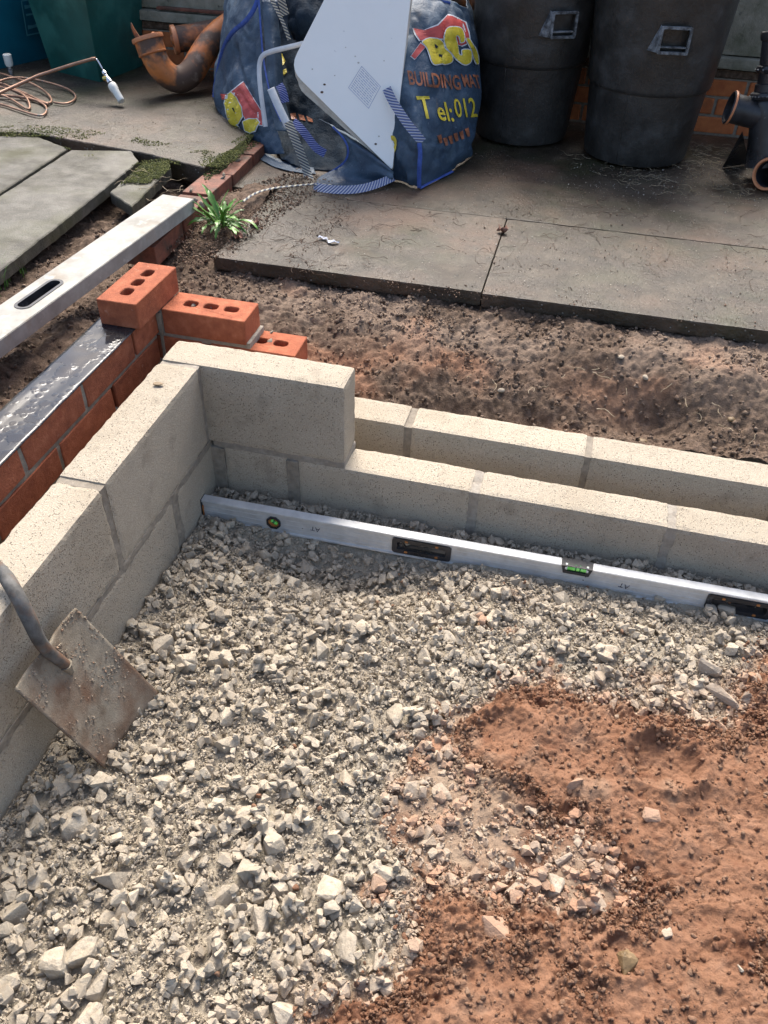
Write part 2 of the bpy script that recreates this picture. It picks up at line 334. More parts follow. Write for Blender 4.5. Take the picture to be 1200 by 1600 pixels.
def dpm_mat():
    m = bpy.data.materials.new('wet_membrane'); m.use_nodes = True; nt = m.node_tree; L = nt.links; b = nt.nodes['Principled BSDF']
    tc = nd(nt, 'ShaderNodeTexCoord'); v = nd(nt, 'ShaderNodeTexVoronoi'); v.inputs['Scale'].default_value = 48; L.new(tc.outputs['Object'], v.inputs['Vector'])
    n = nd(nt, 'ShaderNodeTexNoise'); n.inputs['Scale'].default_value = 16; n.inputs['Detail'].default_value = 3; L.new(tc.outputs['Object'], n.inputs['Vector'])
    mr = nd(nt, 'ShaderNodeMapRange'); L.new(n.outputs['Fac'], mr.inputs[0]); mr.inputs[1].default_value = .5; mr.inputs[2].default_value = .54
    n3 = nd(nt, 'ShaderNodeTexNoise'); n3.inputs['Scale'].default_value = 300; L.new(tc.outputs['Object'], n3.inputs['Vector'])
    dr = nd(nt, 'ShaderNodeMapRange'); L.new(v.outputs['Distance'], dr.inputs[0]); dr.inputs[1].default_value = .25; dr.inputs[2].default_value = .45; dr.inputs[3].default_value = 1; dr.inputs[4].default_value = 0
    mx = nd(nt, 'ShaderNodeMath', operation='MAXIMUM'); L.new(mr.outputs[0], mx.inputs[0]); L.new(dr.outputs[0], mx.inputs[1])
    ad = nd(nt, 'ShaderNodeMath', operation='MULTIPLY_ADD'); L.new(n3.outputs['Fac'], ad.inputs[0]); ad.inputs[1].default_value = .25; L.new(mx.outputs[0], ad.inputs[2])
    bu = nd(nt, 'ShaderNodeBump'); bu.inputs['Distance'].default_value = .0010; bu.inputs['Strength'].default_value = .5; L.new(ad.outputs[0], bu.inputs['Height']); L.new(bu.outputs[0], b.inputs['Normal'])
    rr = nd(nt, 'ShaderNodeMapRange'); L.new(mx.outputs[0], rr.inputs[0]); rr.inputs[3].default_value = .30; rr.inputs[4].default_value = .08; L.new(rr.outputs[0], b.inputs['Roughness']); b.inputs['Specular IOR Level'].default_value = .4
    cx = nd(nt, 'ShaderNodeMix', data_type='RGBA'); n2 = nd(nt, 'ShaderNodeTexNoise'); n2.inputs['Scale'].default_value = 9; L.new(tc.outputs['Object'], n2.inputs['Vector'])
    m2 = nd(nt, 'ShaderNodeMapRange'); L.new(n2.outputs['Fac'], m2.inputs[0]); m2.inputs[1].default_value = .5; m2.inputs[2].default_value = .7; L.new(m2.outputs[0], cx.inputs[0])
    cx.inputs[6].default_value = (.012, .014, .02, 1); cx.inputs[7].default_value = (.045, .04, .034, 1); L.new(cx.outputs[2], b.inputs['Base Color'])
    return m
M['dpm'] = dpm_mat()

# ------------------------------------------------------------------ rock shapes and scattering
def hull_rock(seed, n=16, sub=0, amp=.08, box=.35, sm=.35):
    rr = np.random.default_rng(seed); P = rr.normal(size=(n, 3)); P /= np.linalg.norm(P, axis=1)[:, None]
    P = np.sign(P)*np.abs(P)**(1-box); P /= np.abs(P).max()*.5+np.linalg.norm(P, axis=1)[:, None]*.5
    P *= rr.uniform(.8, 1.05, (n, 1))
    bm = bmesh.new(); [bm.verts.new(p) for p in P]
    bmesh.ops.convex_hull(bm, input=bm.verts[:]); bmesh.ops.delete(bm, geom=[v for v in bm.verts if not v.link_faces], context='VERTS')
    for s in range(sub):
        bmesh.ops.subdivide_edges(bm, edges=bm.edges[:], cuts=1, use_grid_fill=True)
        bmesh.ops.smooth_vert(bm, verts=bm.verts[:], factor=sm, use_axis_x=True, use_axis_y=True, use_axis_z=True)
    if sub:
        for v in bm.verts:
            c = v.co; q = float(fbm(c.x*2+seed, c.y*2, c.z*2, seed, 4, .6)); v.co = c*(1+amp*1.6*q)
    bmesh.ops.triangulate(bm, faces=bm.faces[:]); bmesh.ops.recalc_face_normals(bm, faces=bm.faces[:])
    V = np.array([v.co[:] for v in bm.verts]); F = np.array([[v.index for v in f.verts] for f in bm.faces]) if False else None
    bm.verts.index_update(); F = np.array([[v.index for v in f.verts] for f in bm.faces]); bm.free()
    return V, F
ROCK_S = [hull_rock(100+i, 11) for i in range(28)]
ROCK_M = [hull_rock(200+i, 12, 1, .10, .4, .1) for i in range(28)]
ROCK_L = [hull_rock(300+i, 11, 3, .075, .5, .13) for i in range(22)]
ROCK_L2 = [hull_rock(300+i, 11, 2, .09, .5, .13) for i in range(22)]
CLOD = [hull_rock(400+i, 12, 1, .30, .05) for i in range(20)]
CLOD_S = [hull_rock(450+i, 8, 0, 0, .05) for i in range(24)]
ROCK_T = [hull_rock(480+i, 8, 0, 0, .35) for i in range(24)]
def rotmats(n, tilt=None):
    q = RNG.normal(size=(n, 4)); q /= np.linalg.norm(q, axis=1)[:, None]; w, x, y, z = q.T
    R = np.stack([1-2*(y*y+z*z), 2*(x*y-z*w), 2*(x*z+y*w), 2*(x*y+z*w), 1-2*(x*x+z*z), 2*(y*z-x*w), 2*(x*z-y*w), 2*(y*z+x*w), 1-2*(x*x+y*y)], 1).reshape(n, 3, 3)
    return R
def merge_rocks(shapes, P, r, flat=.65, tilt=None):
    n = len(P); R = rotmats(n); S = np.stack([np.ones(n), RNG.uniform(.6, 1, n), RNG.uniform(flat*.7, min(1, flat*1.25), n)], 1)*r[:, None]
    if tilt is not None:                    # keep the short axis near vertical
        a = RNG.uniform(0, 2*np.pi, n); t = RNG.normal(0, tilt, n); u = RNG.normal(0, tilt, n)
        for i in range(n): R[i] = np.array(Matrix.Rotation(a[i], 3, 'Z') @ Matrix.Rotation(t[i], 3, 'X') @ Matrix.Rotation(u[i], 3, 'Y'))
    which = RNG.integers(0, len(shapes), n); VV = []; FF = []; ID = []; b = 0
    for k, (V, F) in enumerate(shapes):
        idx = np.where(which == k)[0]
        if not len(idx): continue
        X = np.einsum('mij,mnj->mni', R[idx], V[None]*S[idx][:, None, :]) + P[idx][:, None, :]
        VV.append(X.reshape(-1, 3)); ff = F[None]+(np.arange(len(idx))*len(V))[:, None, None]+b; FF.append(ff.reshape(-1, 3))
        ID.append(np.repeat(idx, len(V))); b += len(idx)*len(V)
    return np.concatenate(VV), np.concatenate(FF), np.concatenate(ID)
class Field:
    def __init__(s, x0, x1, y0, y1, st, fn):
        s.x0, s.y0, s.st = x0, y0, st; s.nx = int((x1-x0)/st)+1; s.ny = int((y1-y0)/st)+1
        s.X, s.Y = np.meshgrid(x0+np.arange(s.nx)*st, y0+np.arange(s.ny)*st); s.H = fn(s.X, s.Y)
    def at(s, x, y):
        i = np.clip(((x-s.x0)/s.st).round().astype(int), 0, s.nx-1); j = np.clip(((y-s.y0)/s.st).round().astype(int), 0, s.ny-1); return s.H[j, i]
    def drop(s, XY, r, sink=.35, flat=.6):
        """lay stones down one after another; each raises the field it lies on"""
        Z = np.empty(len(r))
        for k in range(len(r)):
            x, y, q = XY[k, 0], XY[k, 1], r[k]; w = max(1, int(q*.8/s.st)); i = int((x-s.x0)/s.st); j = int((y-s.y0)/s.st)
            i0, i1, j0, j1 = max(i-w, 0), min(i+w+1, s.nx), max(j-w, 0), min(j+w+1, s.ny)
            if i1 <= i0 or j1 <= j0: Z[k] = -9; continue
            sub = s.H[j0:j1, i0:i1]; h = sub.mean(); z = h + q*flat*(1-2*sink); Z[k] = z
            dx = (s.X[j0:j1, i0:i1]-x)/(q*.85); dy = (s.Y[j0:j1, i0:i1]-y)/(q*.85); dd = 1-dx*dx-dy*dy
            np.maximum(sub, np.where(dd > 0, z+q*flat*np.sqrt(np.maximum(dd, 0)), -9), out=sub)
        return Z
def grid_mesh(name, f, H, m, smooth=True, attrs=None, keep=None, step=1, **k):
    X, Y, Hh = f.X[::step, ::step], f.Y[::step, ::step], H[::step, ::step]; ny, nx = X.shape
    V = np.stack([X.ravel(), Y.ravel(), Hh.ravel()], 1); j, i = np.meshgrid(np.arange(ny-1), np.arange(nx-1), indexing='ij'); a = (j*nx+i).ravel()
    F = np.stack([a, a+1, a+nx+1, a+nx], 1)
    at = {kk: v[::step, ::step].ravel() for kk, v in (attrs or {}).items()}
    if keep is not None:
        kp = keep[::step, ::step].ravel(); F = F[kp[F].any(1)]; used = np.unique(F); mp = np.full(len(V), -1); mp[used] = np.arange(len(used))
        V = V[used]; F = mp[F]; at = {kk: v[used] for kk, v in at.items()}
    return link(name, mesh_np(name, V, F, smooth, at), m, **k)
def poly_sd(X, Y, P):
    P = np.asarray(P, float); dmin = np.full(X.shape, 1e9); ins = np.zeros(X.shape, bool)
    for i in range(len(P)):
        a = P[i]; b = P[(i+1) % len(P)]; e = b-a; w0 = X-a[0]; w1 = Y-a[1]
        t = np.clip((w0*e[0]+w1*e[1])/(e@e+1e-12), 0, 1); dmin = np.minimum(dmin, np.hypot(w0-t*e[0], w1-t*e[1]))
        c = (a[1] <= Y) != (b[1] <= Y)
        with np.errstate(divide='ignore', invalid='ignore'): xi = a[0]+(Y-a[1])*e[0]/(e[1] if e[1] else 1e-12)
        ins ^= c & (X < xi)
    return np.where(ins, dmin, -dmin)
def pxpoly(pts, z): return [onz(u, v, z)[:2] for u, v in pts]

# ================================================================== THE TRENCH: inner leaf, cavity wall, brick leaf
ground = link('ground', mesh_np('ground', [(-60, -60, -.75), (60, -60, -.75), (60, 60, -.75), (-60, 60, -.75)], [(0, 1, 2, 3)]), M['soil'], kind='structure')

inner = empty('block_wall', (0, 0, -.45), label='pale concrete block wall in an L shape round the gravel bed, its corner one course higher', cat='wall')
def block(parent, lo, hi, seed, rz=0., chip=.0045, name='concrete_block', m='block', **k):
    lo = np.array(lo, float); hi = np.array(hi, float); c = (lo+hi)/2
    me = rough_box(name, lo-c, hi-c, .0135, .0006, chip, seed, 70)
    o = link(name, me, M[m], parent, **k); p = W(*c) if rz else Vector(c)
    o.location = p - parent.location; o.rotation_euler = (0, 0, rz); return o
def joint(parent, lo, hi, seed, rz=0., m='mortar', amp=.0022, name='mortar_joint'):
    lo = np.array(lo, float); hi = np.array(hi, float); c = (lo+hi)/2; dd = hi-lo; k_ = int(np.argmin(dd)); lo[k_] -= .0055; hi[k_] += .0055
    me = rough_box(name, lo-c, hi-c, .009 if max(dd) < .6 else .013, amp*1.4, .0015, seed, 120); o = link(name, me, M[m], parent)
    o.location = (W(*c) if rz else Vector(c)) - parent.location; o.rotation_euler = (0, 0, rz); return o
Z2 = (-.215, 0.); Z1 = (-.44, -.225)
block(inner, (-.1, .002, Z2[0]), (.3432, .1, 0), 1, ANG, .006)
yy = -.010
for i, L_ in enumerate((.438, .442, .44, .44)):
    block(inner, (-.1, yy-L_, Z2[0]), (.0, yy, 0 if i == 0 else -.002), 10+i, 0, .006 if i == 0 else .008)
    joint(inner, (-.098, yy-L_-.013, Z2[0]+.002), (-.0015, yy-L_+.001, -.004), 30+i, m='mortar_dark'); yy -= L_+.012
joint(inner, (-.098, -.011, -.214), (-.001, .003, -.0035), 40)
# bed joints and lower course
joint(inner, (.001, .003, -.2265), (.3445, .098, -.2135), 41, ANG)
joint(inner, (-.099, -1.85, -.2265), (.0015, .099, -.2135), 42, m='mortar_dark', amp=.003)
block(inner, (-.1, -.196, Z1[0]), (0, .1, Z1[1]), 20)
yy = -.222
for i in range(4):
    block(inner, (-.1, yy-.44, Z1[0]), (0, yy, Z1[1]), 21+i); joint(inner, (-.098, yy-.452, -.44), (-.0005, yy-.439, -.227), 50+i, m='mortar_dark'); yy -= .452
joint(inner, (-.098, -.2225, -.44), (.0018, -.1955, -.226), 55, m='mortar_dark', amp=.004)
joint(inner, (.0, -.0025, -.44), (.030, .090, -.228), 56, ANG, m='mortar_dark', amp=.003)
xs = [(.030, .1995), (.2215, .6505), (.6655, 1.101), (1.1155, 1.555), (1.568, 2.0)]
for i, (a, b) in enumerate(xs):
    block(inner, (a, .002, Z1[0]), (b, .095, Z1[1]-.0015*i), 60+i, ANG, .007)
    if i: joint(inner, (xs[i-1][1]-.002, .0015 if i > 1 else -.002, -.44), (a+.002, .093, -.2285), 70+i, ANG, m='mortar_dark' if i == 1 else 'mortar', amp=.003)
# outer leaf of blocks behind the cavity
outer = empty('cavity_block_wall', (0, .19, -.42), label='second row of pale concrete blocks standing just behind the long wall, across a narrow cavity', cat='wall')
xs = [(.02, .447), (.4625, .899), (.911, 1.35), (1.362, 1.80)]
for i, (a, b) in enumerate(xs):
    block(outer, (a, .186, -.418), (b, .283, -.203-.001*i), 80+i, ANG, .0055)
    if i: joint(outer, (xs[i-1][1]-.001, .187, -.417), (a+.001, .282, -.207), 90+i, ANG, m='mortar_dark')

# ------------------------------------------------------------------ brick leaf on the left
def brick_mesh(L_, seed, holes=True, H=.065, Wd=.1025, name='brick'):
    """extruded facing brick lying on its bed, three oblong holes through it"""
    outer_ = []
    for (x, y) in rrect(0, 0, L_, Wd, .0035, 2): outer_.append((x, y))
    hl = [rrect(s*L_*.245+.002, 0, .037, .027, .010, 3) for s in (-1, 0, 1)] if holes else []
    me = holes_mesh(outer_, [h[::-1] for h in hl], -H/2, H/2, name=name)
    bm = bmesh.new(); bm.from_mesh(me); bmesh.ops.bevel(bm, geom=[e for e in bm.edges if abs(e.verts[0].co.z-e.verts[1].co.z) < 1e-5 and len(e.link_faces) == 2 and abs(e.link_faces[0].normal.z-e.link_faces[1].normal.z) > .5],
                                                        offset=.0016, segments=1, affect='EDGES')
    for v in bm.verts:
        n = mnoise.noise_vector(v.co*25+Vector((seed*3.7, 0, 0))); v.co += n*.0018
    bm.to_mesh(me); bm.free(); return me
bw = empty('brick_wall', (-.2485, 0, -.28), label='new orange brick outer wall beside the tall block corner, stepped down at its far right end', cat='wall')
def brick(parent, c, L_=.215, rz=0., holes=False, seed=0, m='brick', **k):
    o = link('brick', brick_mesh(L_, seed, holes), M[m], parent, **k); o.location = Vector(c)-(parent.location if parent else Vector()); o.rotation_euler = (0, 0, rz); return o
CZ = [.02-.0325, -.055-.0325, -.13-.0325, -.205-.0325]
sd = 0
for ci, z in enumerate(CZ):
    y = .068 if ci % 2 == 0 else -.060
    if ci % 2 == 0:
        brick(bw, (-.2485, .1825, z), .2245, math.pi/2, seed=sd)
        for j in range(2 if ci else 1):
            brick(bw, (-.190+.113+.22*j+(.004 if ci == 0 else 0), .2405, z), .2205, ANG, ci == 0, seed=sd+50+j)
    else:
        brick(bw, (-.2485+.0575, .2405, z), .2155, ANG, False, seed=sd)
        brick(bw, (.052, .2405, z), .2215, ANG, True, seed=sd+3) if ci == 1 else None
        brick(bw, (-.2485, .120-.0575/1, z), .232, math.pi/2, seed=sd+7)
    while y > -1.6:
        L_ = .228; sd += 1; brick(bw, (-.2485, y-L_/2-.006, z), L_, math.pi/2, seed=sd); y -= L_+.0115
        if ci == 0 or True: joint(bw, (-.298, y-.0065, z-.031), (-.1985, y+.0065, z+.0295), 200+sd+ci*40, m='mortar_dark', amp=.0015)
    if ci: 
        joint(bw, (-.298, -1.62, z+.0325-.001), (-.1978, .188, z+.0435), 150+ci, m='mortar_dark', amp=.003)
        joint(bw, (-.296, .190, z+.0325-.001), (.162 if ci > 1 else .045, .291, z+.0435), 160+ci, ANG, m='mortar', amp=.0016)
joint(bw, (-.198, .192, .02-.064), (-.1855, .289, .0165), 170)
joint(bw, (-.1975, .1895, -.12), (-.184, .20, .012), 171, m='mortar_dark')
# mortar squeezed up into the holes of the top bricks
for px, py in ((303, 475), (333, 478), (312, 474)):
    p = onz(px, py, .012); s, f, _ = merge_rocks(CLOD, np.array([[p[0], p[1], .008]]), np.array([.013]), .5)
    link('mortar_lump', mesh_np('mortar_lump', s-np.array(bw.location), f, True), M['mortar'], bw)
p = onz(423, 525, -.06); s, f, _ = merge_rocks(CLOD, np.array([[p[0], p[1], -.066], [p[0]+.012, p[1]-.035, -.058], [p[0]-.004, p[1]+.01, -.058]]), np.array([.018, .013, .012]), .5)
link('mortar_lump', mesh_np('mortar_lump', s-np.array(bw.location), f, True), M['mortar_dark'], bw)
# loose brick laid dry on the wall end
pA = [onz(u, v, .0855)[:2] for u, v in ((217, 408), (275, 420), (212, 478), (149, 467))]
cA = sum(np.array(q) for q in pA)/4; dA = (pA[0]+pA[1]-pA[2]-pA[3])/2
brick(None, (cA[0], cA[1], .0222+.0325), .214, math.atan2(dA[1], dA[0]), True, seed=301, label='loose orange brick with three holes resting across the end of the black membrane', cat='brick')
# damp proof membrane
def dpm():
    nx, ny = 14, 220; y0, y1 = -1.65, .155; V = []; F = []
    for j in range(ny+1):
        for i in range(nx+1):
            x = -.3015+.1055*i/nx; y = y0+(y1-y0)*j/ny; e = min(i, nx-i)
            z = .0224 + .0011*float(vn(x*30, y*9, 0, 5)) + .0008*float(vn(x*60, y*40, 0, 6)) - (.0006 if e == 0 else 0)
            z += .003*max(0, float(vn(x*14, y*3, 0, 9)))*(1 if i < 4 else 0)
            V.append((x, y, z))
    for j in range(ny):
        for i in range(nx): a = j*(nx+1)+i; F.append((a, a+1, a+nx+2, a+nx+1))
    o = link('damp_proof_membrane', mesh_np('damp_proof_membrane', V, F, True), M['dpm'], label='wet black plastic membrane lying along the top of the brick wall, beaded with water', cat='membrane')
    s = o.modifiers.new('s', 'SOLIDIFY'); s.thickness = .0012; s.offset = -1; return o
dpm()
# small dried mortar dab on the block corner
p = onz(247, 600, .004); s, f, _ = merge_rocks([hull_rock(555, 20, 2, .1, .1)], np.array([[0, 0, 0.]]), np.array([.017]), .4, .01); s = s*np.array([1, .5, .35])
link('stone', mesh_np('stone', s, f, True), M['flint'], loc=(p[0], p[1], .004), rot=(0, 0, .1), label='small flat tan pebble lying alone on top of the tall block corner', cat='pebble')

# ================================================================== gravel and clay
PIT = [(.42, -.175, .21, .085, .085), (.22, -.16, .10, .05, .03)]
def baseH(x, y):
    h = -.378 + .022*np.exp(-((x)/.12)**2)*sst(-.3, -.9, y) + .008*fbm(x*5, y*5, 0, 3, 3) + .006*fbm(x*16, y*16, 0, 4, 3)
    for a, b, c, d_, e in PIT: h = h - e*np.exp(-((x-a)/c)**2-((y-b)/d_)**2)
    h = h + .014*np.exp(-(y/.05)**2) - .026*sst(.65, 1.15, x)*np.exp(-((y+.13)/.075)**2)
    return h
FT = Field(-.004, 1.80, -1.55, .004, .0025, baseH)
CLAY_PX = [(1400, 960), (1235, 985), (1200, 1022), (1168, 1072), (1160, 1120), (1130, 1150), (1095, 1135), (1050, 1118), (1005, 1112), (960, 1095), (905, 1086), (865, 1060), (838, 1078), (790, 1074), (762, 1100), (715, 1120), (694, 1150), (712, 1185),
           (742, 1215), (752, 1250), (790, 1272), (840, 1288), (885, 1292), (930, 1308), (975, 1368), (985, 1415), (925, 1428), (870, 1412), (815, 1424), (760, 1392), (715, 1385), (680, 1392), (650, 1412), (656, 1450), (640, 1485), (634, 1520), (590, 1558), (540, 1575), (500, 1615),
           (420, 1720), (300, 1900), (700, 2500), (1700, 2300)]
SMEAR_PX = [(690, 1140), (760, 1200), (860, 1280), (930, 1300), (990, 1390), (930, 1440), (830, 1430), (760, 1420), (690, 1400), (640, 1350), (605, 1290), (625, 1220), (650, 1180)]
cp = pxpoly(CLAY_PX, -.365); sp_ = pxpoly(SMEAR_PX, -.37)
X, Y = FT.X, FT.Y
wx = X+.020*fbm(X*16, Y*16, 0, 21, 4, .65); wy = Y+.020*fbm(X*16, Y*16, 0, 22, 4, .65)
SD = poly_sd(wx, wy, cp) + .014*fbm(X*45, Y*45, 0, 23, 3)
SM = poly_sd(wx, wy, sp_) + .022*fbm(X*40, Y*40, 0, 24, 4, .65)
def spot(u, v, r): p = onz(u, v, -.365); return r-np.hypot(X-p[0], (Y-p[1]))+.006*fbm(X*60, Y*60, 0, 29, 2)
SP = np.maximum.reduce([spot(585, 1393, .022), spot(755, 970, .012), spot(686, 1100, .008), spot(632, 1150, .009), spot(800, 985, .010), spot(655, 1195, .016), spot(858, 1030, .010), spot(650, 1300, .008)])
stain_g = np.clip(.75*sst(-.05, .015, SD)+.95*sst(-.03, .02, SM)*(.6+.4*fbm(X*20, Y*20, 0, 31, 3))+.8*sst(-.01, .004, SP)+.42*sst(-.05, .5, fbm(X*6, Y*6, 0, 33, 3))*sst(.4, .7, X), 0, 1)
bedH = FT.H + .0025 + .0022*fbm(X*70, Y*70, 0, 43, 3, .7) + .0025*fbm(X*110, Y*110, 0, 41, 2)+.0018*vn(X*250, Y*250, 0, 42)
grid_mesh('gravel_bed', FT, bedH, M['gravel_bed'], smooth=True, attrs={'stain': stain_g}, keep=SD < .03, step=2, kind='structure', label='pale grey crushed fines under the loose stones')
FS = Field(-.004, 1.80, -1.55, .004, .0025, lambda x, y: baseH(x, y)+.004)
def lookup(A, x, y):
    i = np.clip(((x-FT.x0)/FT.st).round().astype(int), 0, FT.nx-1); j = np.clip(((y-FT.y0)/FT.st).round().astype(int), 0, FT.ny-1); return A[j, i]
def put_stones(n, r0, r1, pw, tilt, flat, dens=None, low=True, sink=.35):
    XY = np.stack([RNG.uniform(.0, 1.79, n*3), RNG.uniform(-1.5, -.002, n*3)], 1)
    sd_ = lookup(SD, XY[:, 0], XY[:, 1]); sm_ = lookup(SM, XY[:, 0], XY[:, 1])
    pr_ = np.where(sd_ > .016, .03, np.where(sd_ > -.01, .6, 1))*np.where(sm_ > 0, 1.3, 1)
    if dens is not None: pr_ = pr_*dens(XY[:, 0], XY[:, 1])
    XY = XY[RNG.random(len(XY)) < pr_][:n]; n = len(XY)
    r = r0+(r1-r0)*RNG.random(n)**pw; XY[:, 0] = np.maximum(XY[:, 0], r*.8); XY[:, 1] = np.minimum(XY[:, 1], -r*.8-.002+XY[:, 0]*ANG)
    return XY, r
LV0 = W(.002, -.093); LV1 = W(1.82, -.075)
def clear_level(XY, r, lift=0): 
    t = (XY[:, 0]-LV0.x)/(LV1.x-LV0.x); y = LV0.y+t*(LV1.y-LV0.y)+.004; return np.abs(XY[:, 1]-y-.012) > (.013+r*.7)
sets = []
# chosen large stones, where the photograph shows them (px, py, radius m, aspect)
BIG = [(1052, 1000, .020, 1), (620, 1120, .031, 1), (500, 1010, .034, 1), (500, 972, .024, 1), (335, 1000, .022, 1), (256, 1015, .031, 1), (350, 1400, .029, 1), (383, 1365, .026, 1), (178, 1372, .034, 1), (125, 1490, .035, 1), (90, 1510, .028, 1),
       (150, 1545, .026, 1), (140, 1590, .030, 1), (8, 1540, .028, 1), (60, 1265, .027, 1), (100, 1235, .024, 1), (55, 1295, .026, 1), (120, 1290, .030, 1), (25, 1430, .026, 1), (515, 1390, .030, 1), (410, 1440, .027, 1), (300, 1530, .024, 1), (330, 1500, .026, 1), (545, 1480, .028, 1), (440, 1580, .03, 1),
       (600, 1360, .025, 1), (540, 1220, .028, 1), (470, 1275, .022, 1), (415, 1110, .026, 1), (300, 880, .022, 1), (330, 905, .020, 1), (410, 850, .02, 1), (690, 1240, .022, 1), (650, 1235, .026, 1), (760, 1010, .018, 1), (880, 930, .026, 1), (925, 960, .02, 1), (780, 925, .024, 1), (705, 1050, .02, 1), (555, 1160, .02, 1), (600, 950, .02, 1), (460, 1190, .024, 1), (250, 1180, .022, 1), (230, 1290, .022, 1), (300, 1330, .024, 1), (60, 1375, .022, 1), (460, 1410, .02, 1), (590, 1500, .02, 1)]
bx = np.array([onz(u, v, -.362)[:2] for u, v, r, a in BIG]); br = np.array([q[2] for q in BIG])*1.1
XY, r = put_stones(240, .015, .030, 2.0, .3, .6)
far_ = np.array([np.min(np.hypot(*(bx-p).T)) > .05 for p in XY]); XY, r = XY[far_], r[far_]
BX = np.concatenate([bx, XY]); BR = np.concatenate([br, r])
def thin(XY, r, thr):                    # fines fill the hollows and leave the tops of larger stones bare
    base = baseH(XY[:, 0], XY[:, 1]); k = FS.at(XY[:, 0], XY[:, 1])-base < thr+RNG.exponential(.0022, len(r)); return XY[k], r[k]
dn = lambda x, y: .45+.55*sst(-.15, .25, fbm(x*9, y*9, 0, 61, 3))
def batch(*a):
    XY, r = put_stones(*a); k = clear_level(XY, r); XY, r = XY[k], r[k]; k = np.argsort(-r); return XY[k], r[k]
XYt1, rt1 = batch(9000, .002, .0045, 1.2, None, .6); zt1 = FS.drop(XYt1, rt1, .35, .7)
XYs1, rs1 = batch(3500, .0045, .010, 1.3, None, .6); zs1 = FS.drop(XYs1, rs1, .30, .7)
zb = FS.drop(BX, BR, .36, .62)
XYm, rm = batch(4200, .009, .019, 1.9, .5, .6); XYm, rm = thin(XYm, rm, .024); zm = FS.drop(XYm, rm, .33, .62)
XYs2, rs2 = batch(9000, .0042, .009, 1.5, None, .6, dn); XYs2, rs2 = thin(XYs2, rs2, .013); zs2 = FS.drop(XYs2, rs2, .30, .7)
XYt2, rt2 = batch(52000, .0015, .0040, 1.4, None, .6); XYt2, rt2 = thin(XYt2, rt2, .017); zt2 = FS.drop(XYt2, rt2, .25, .7)
XYs, rs, zs = np.concatenate([XYs1, XYs2]), np.concatenate([rs1, rs2]), np.concatenate([zs1, zs2])
XYt, rt, zt = np.concatenate([XYt1, XYt2]), np.concatenate([rt1, rt2]), np.concatenate([zt1, zt2])
def stone_attrs(ID, XY):
    n = len(XY); dk = np.clip(RNG.normal(.3, .3, n), 0, 1); stn = lookup(stain_g, XY[:, 0], XY[:, 1])*RNG.uniform(.3, 1.1, n); return {'dark': dk[ID], 'stain': np.clip(stn, 0, 1)[ID]}
for nm, sh, XY, r, z, fl, tl in (('crushed_stone', ROCK_M, XYm, rm, zm, .7, .45), ('crushed_stone', ROCK_S, XYs, rs, zs, .7, None), ('stone_grit', ROCK_T, XYt, rt, zt, .8, None)):
    P = np.column_stack([XY, z]); V, F, ID = merge_rocks(sh, P, r, fl, tl)
    link(nm, mesh_np(nm, V, F, False, stone_attrs(ID, XY)), M['gravel'], kind='stuff', label='loose pale crushed stone heaped inside the block walls')
GL = 'rough pale chunk of crushed stone lying loose among the finer gravel'
BL = {(620, 1120): 'big pale stone lump left of the topmost left lobe of the red clay', (500, 1010): 'biggest pale stone chunk below the middle of the spirit level', (256, 1015): 'big pale stone by the left block wall, above the right corner of the shovel',
      (335, 1000): 'mid sized pale stone to the right of the big one near the left block wall', (350, 1400): 'large pale chunk in the lower middle of the gravel, first of a close pair', (383, 1365): 'large pale chunk in the lower middle of the gravel, upper one of a close pair',
      (178, 1372): 'broad pale stone alone in the lower left part of the gravel', (125, 1490): 'largest pale stone of the cluster in the bottom left corner', (90, 1510): 'pale stone touching the left side of the largest stone in the bottom left cluster', (140, 1590): 'pale stone cut by the bottom edge of the photo, below the bottom left cluster',
      (8, 1540): 'pale stone cut by the left edge of the photo near the bottom', (60, 1265): 'pale stone at the foot of the left block wall, left of the shovel tip', (100, 1235): 'pale stone lying directly under the lower left edge of the shovel blade', (515, 1390): 'pale stone nearest the small isolated spot of red clay at the lower middle',
      (545, 1480): 'pale stone halfway between the red clay and the close pair of large chunks', (440, 1580): 'pale stone at the bottom edge of the photo, left of where the red clay begins', (410, 1110): 'pale stone about a shovel width to the right of the shovel blade', (880, 930): 'pale stone right below the green vial of the spirit level',
      (540, 1220): 'pale stone midway between the shovel and the pinkish trodden clay', (300, 880): 'pale stone in the corner just in front of the end of the spirit level', (760, 1010): 'pale stone beside the small red clay spot right of the middle'}
for k in range(len(BX)):
    V, F, ID = merge_rocks([(ROCK_L if k < len(br) else ROCK_L2)[k % len(ROCK_L)]], np.zeros((1, 3)), BR[k:k+1], .75, .25)
    st = lookup(stain_g, BX[k:k+1, 0], BX[k:k+1, 1])[0]*RNG.uniform(.2, .8)
    link('stone', mesh_np('stone', V, F, False, {'dark': np.full(len(V), max(0, RNG.normal(.15, .2))), 'stain': np.full(len(V), st)}), M['gravel'], loc=(BX[k, 0], BX[k, 1], zb[k]), label=BL.get(BIG[k][:2], GL) if k < len(br) else GL, cat='stone', group='large loose stones in the gravel')
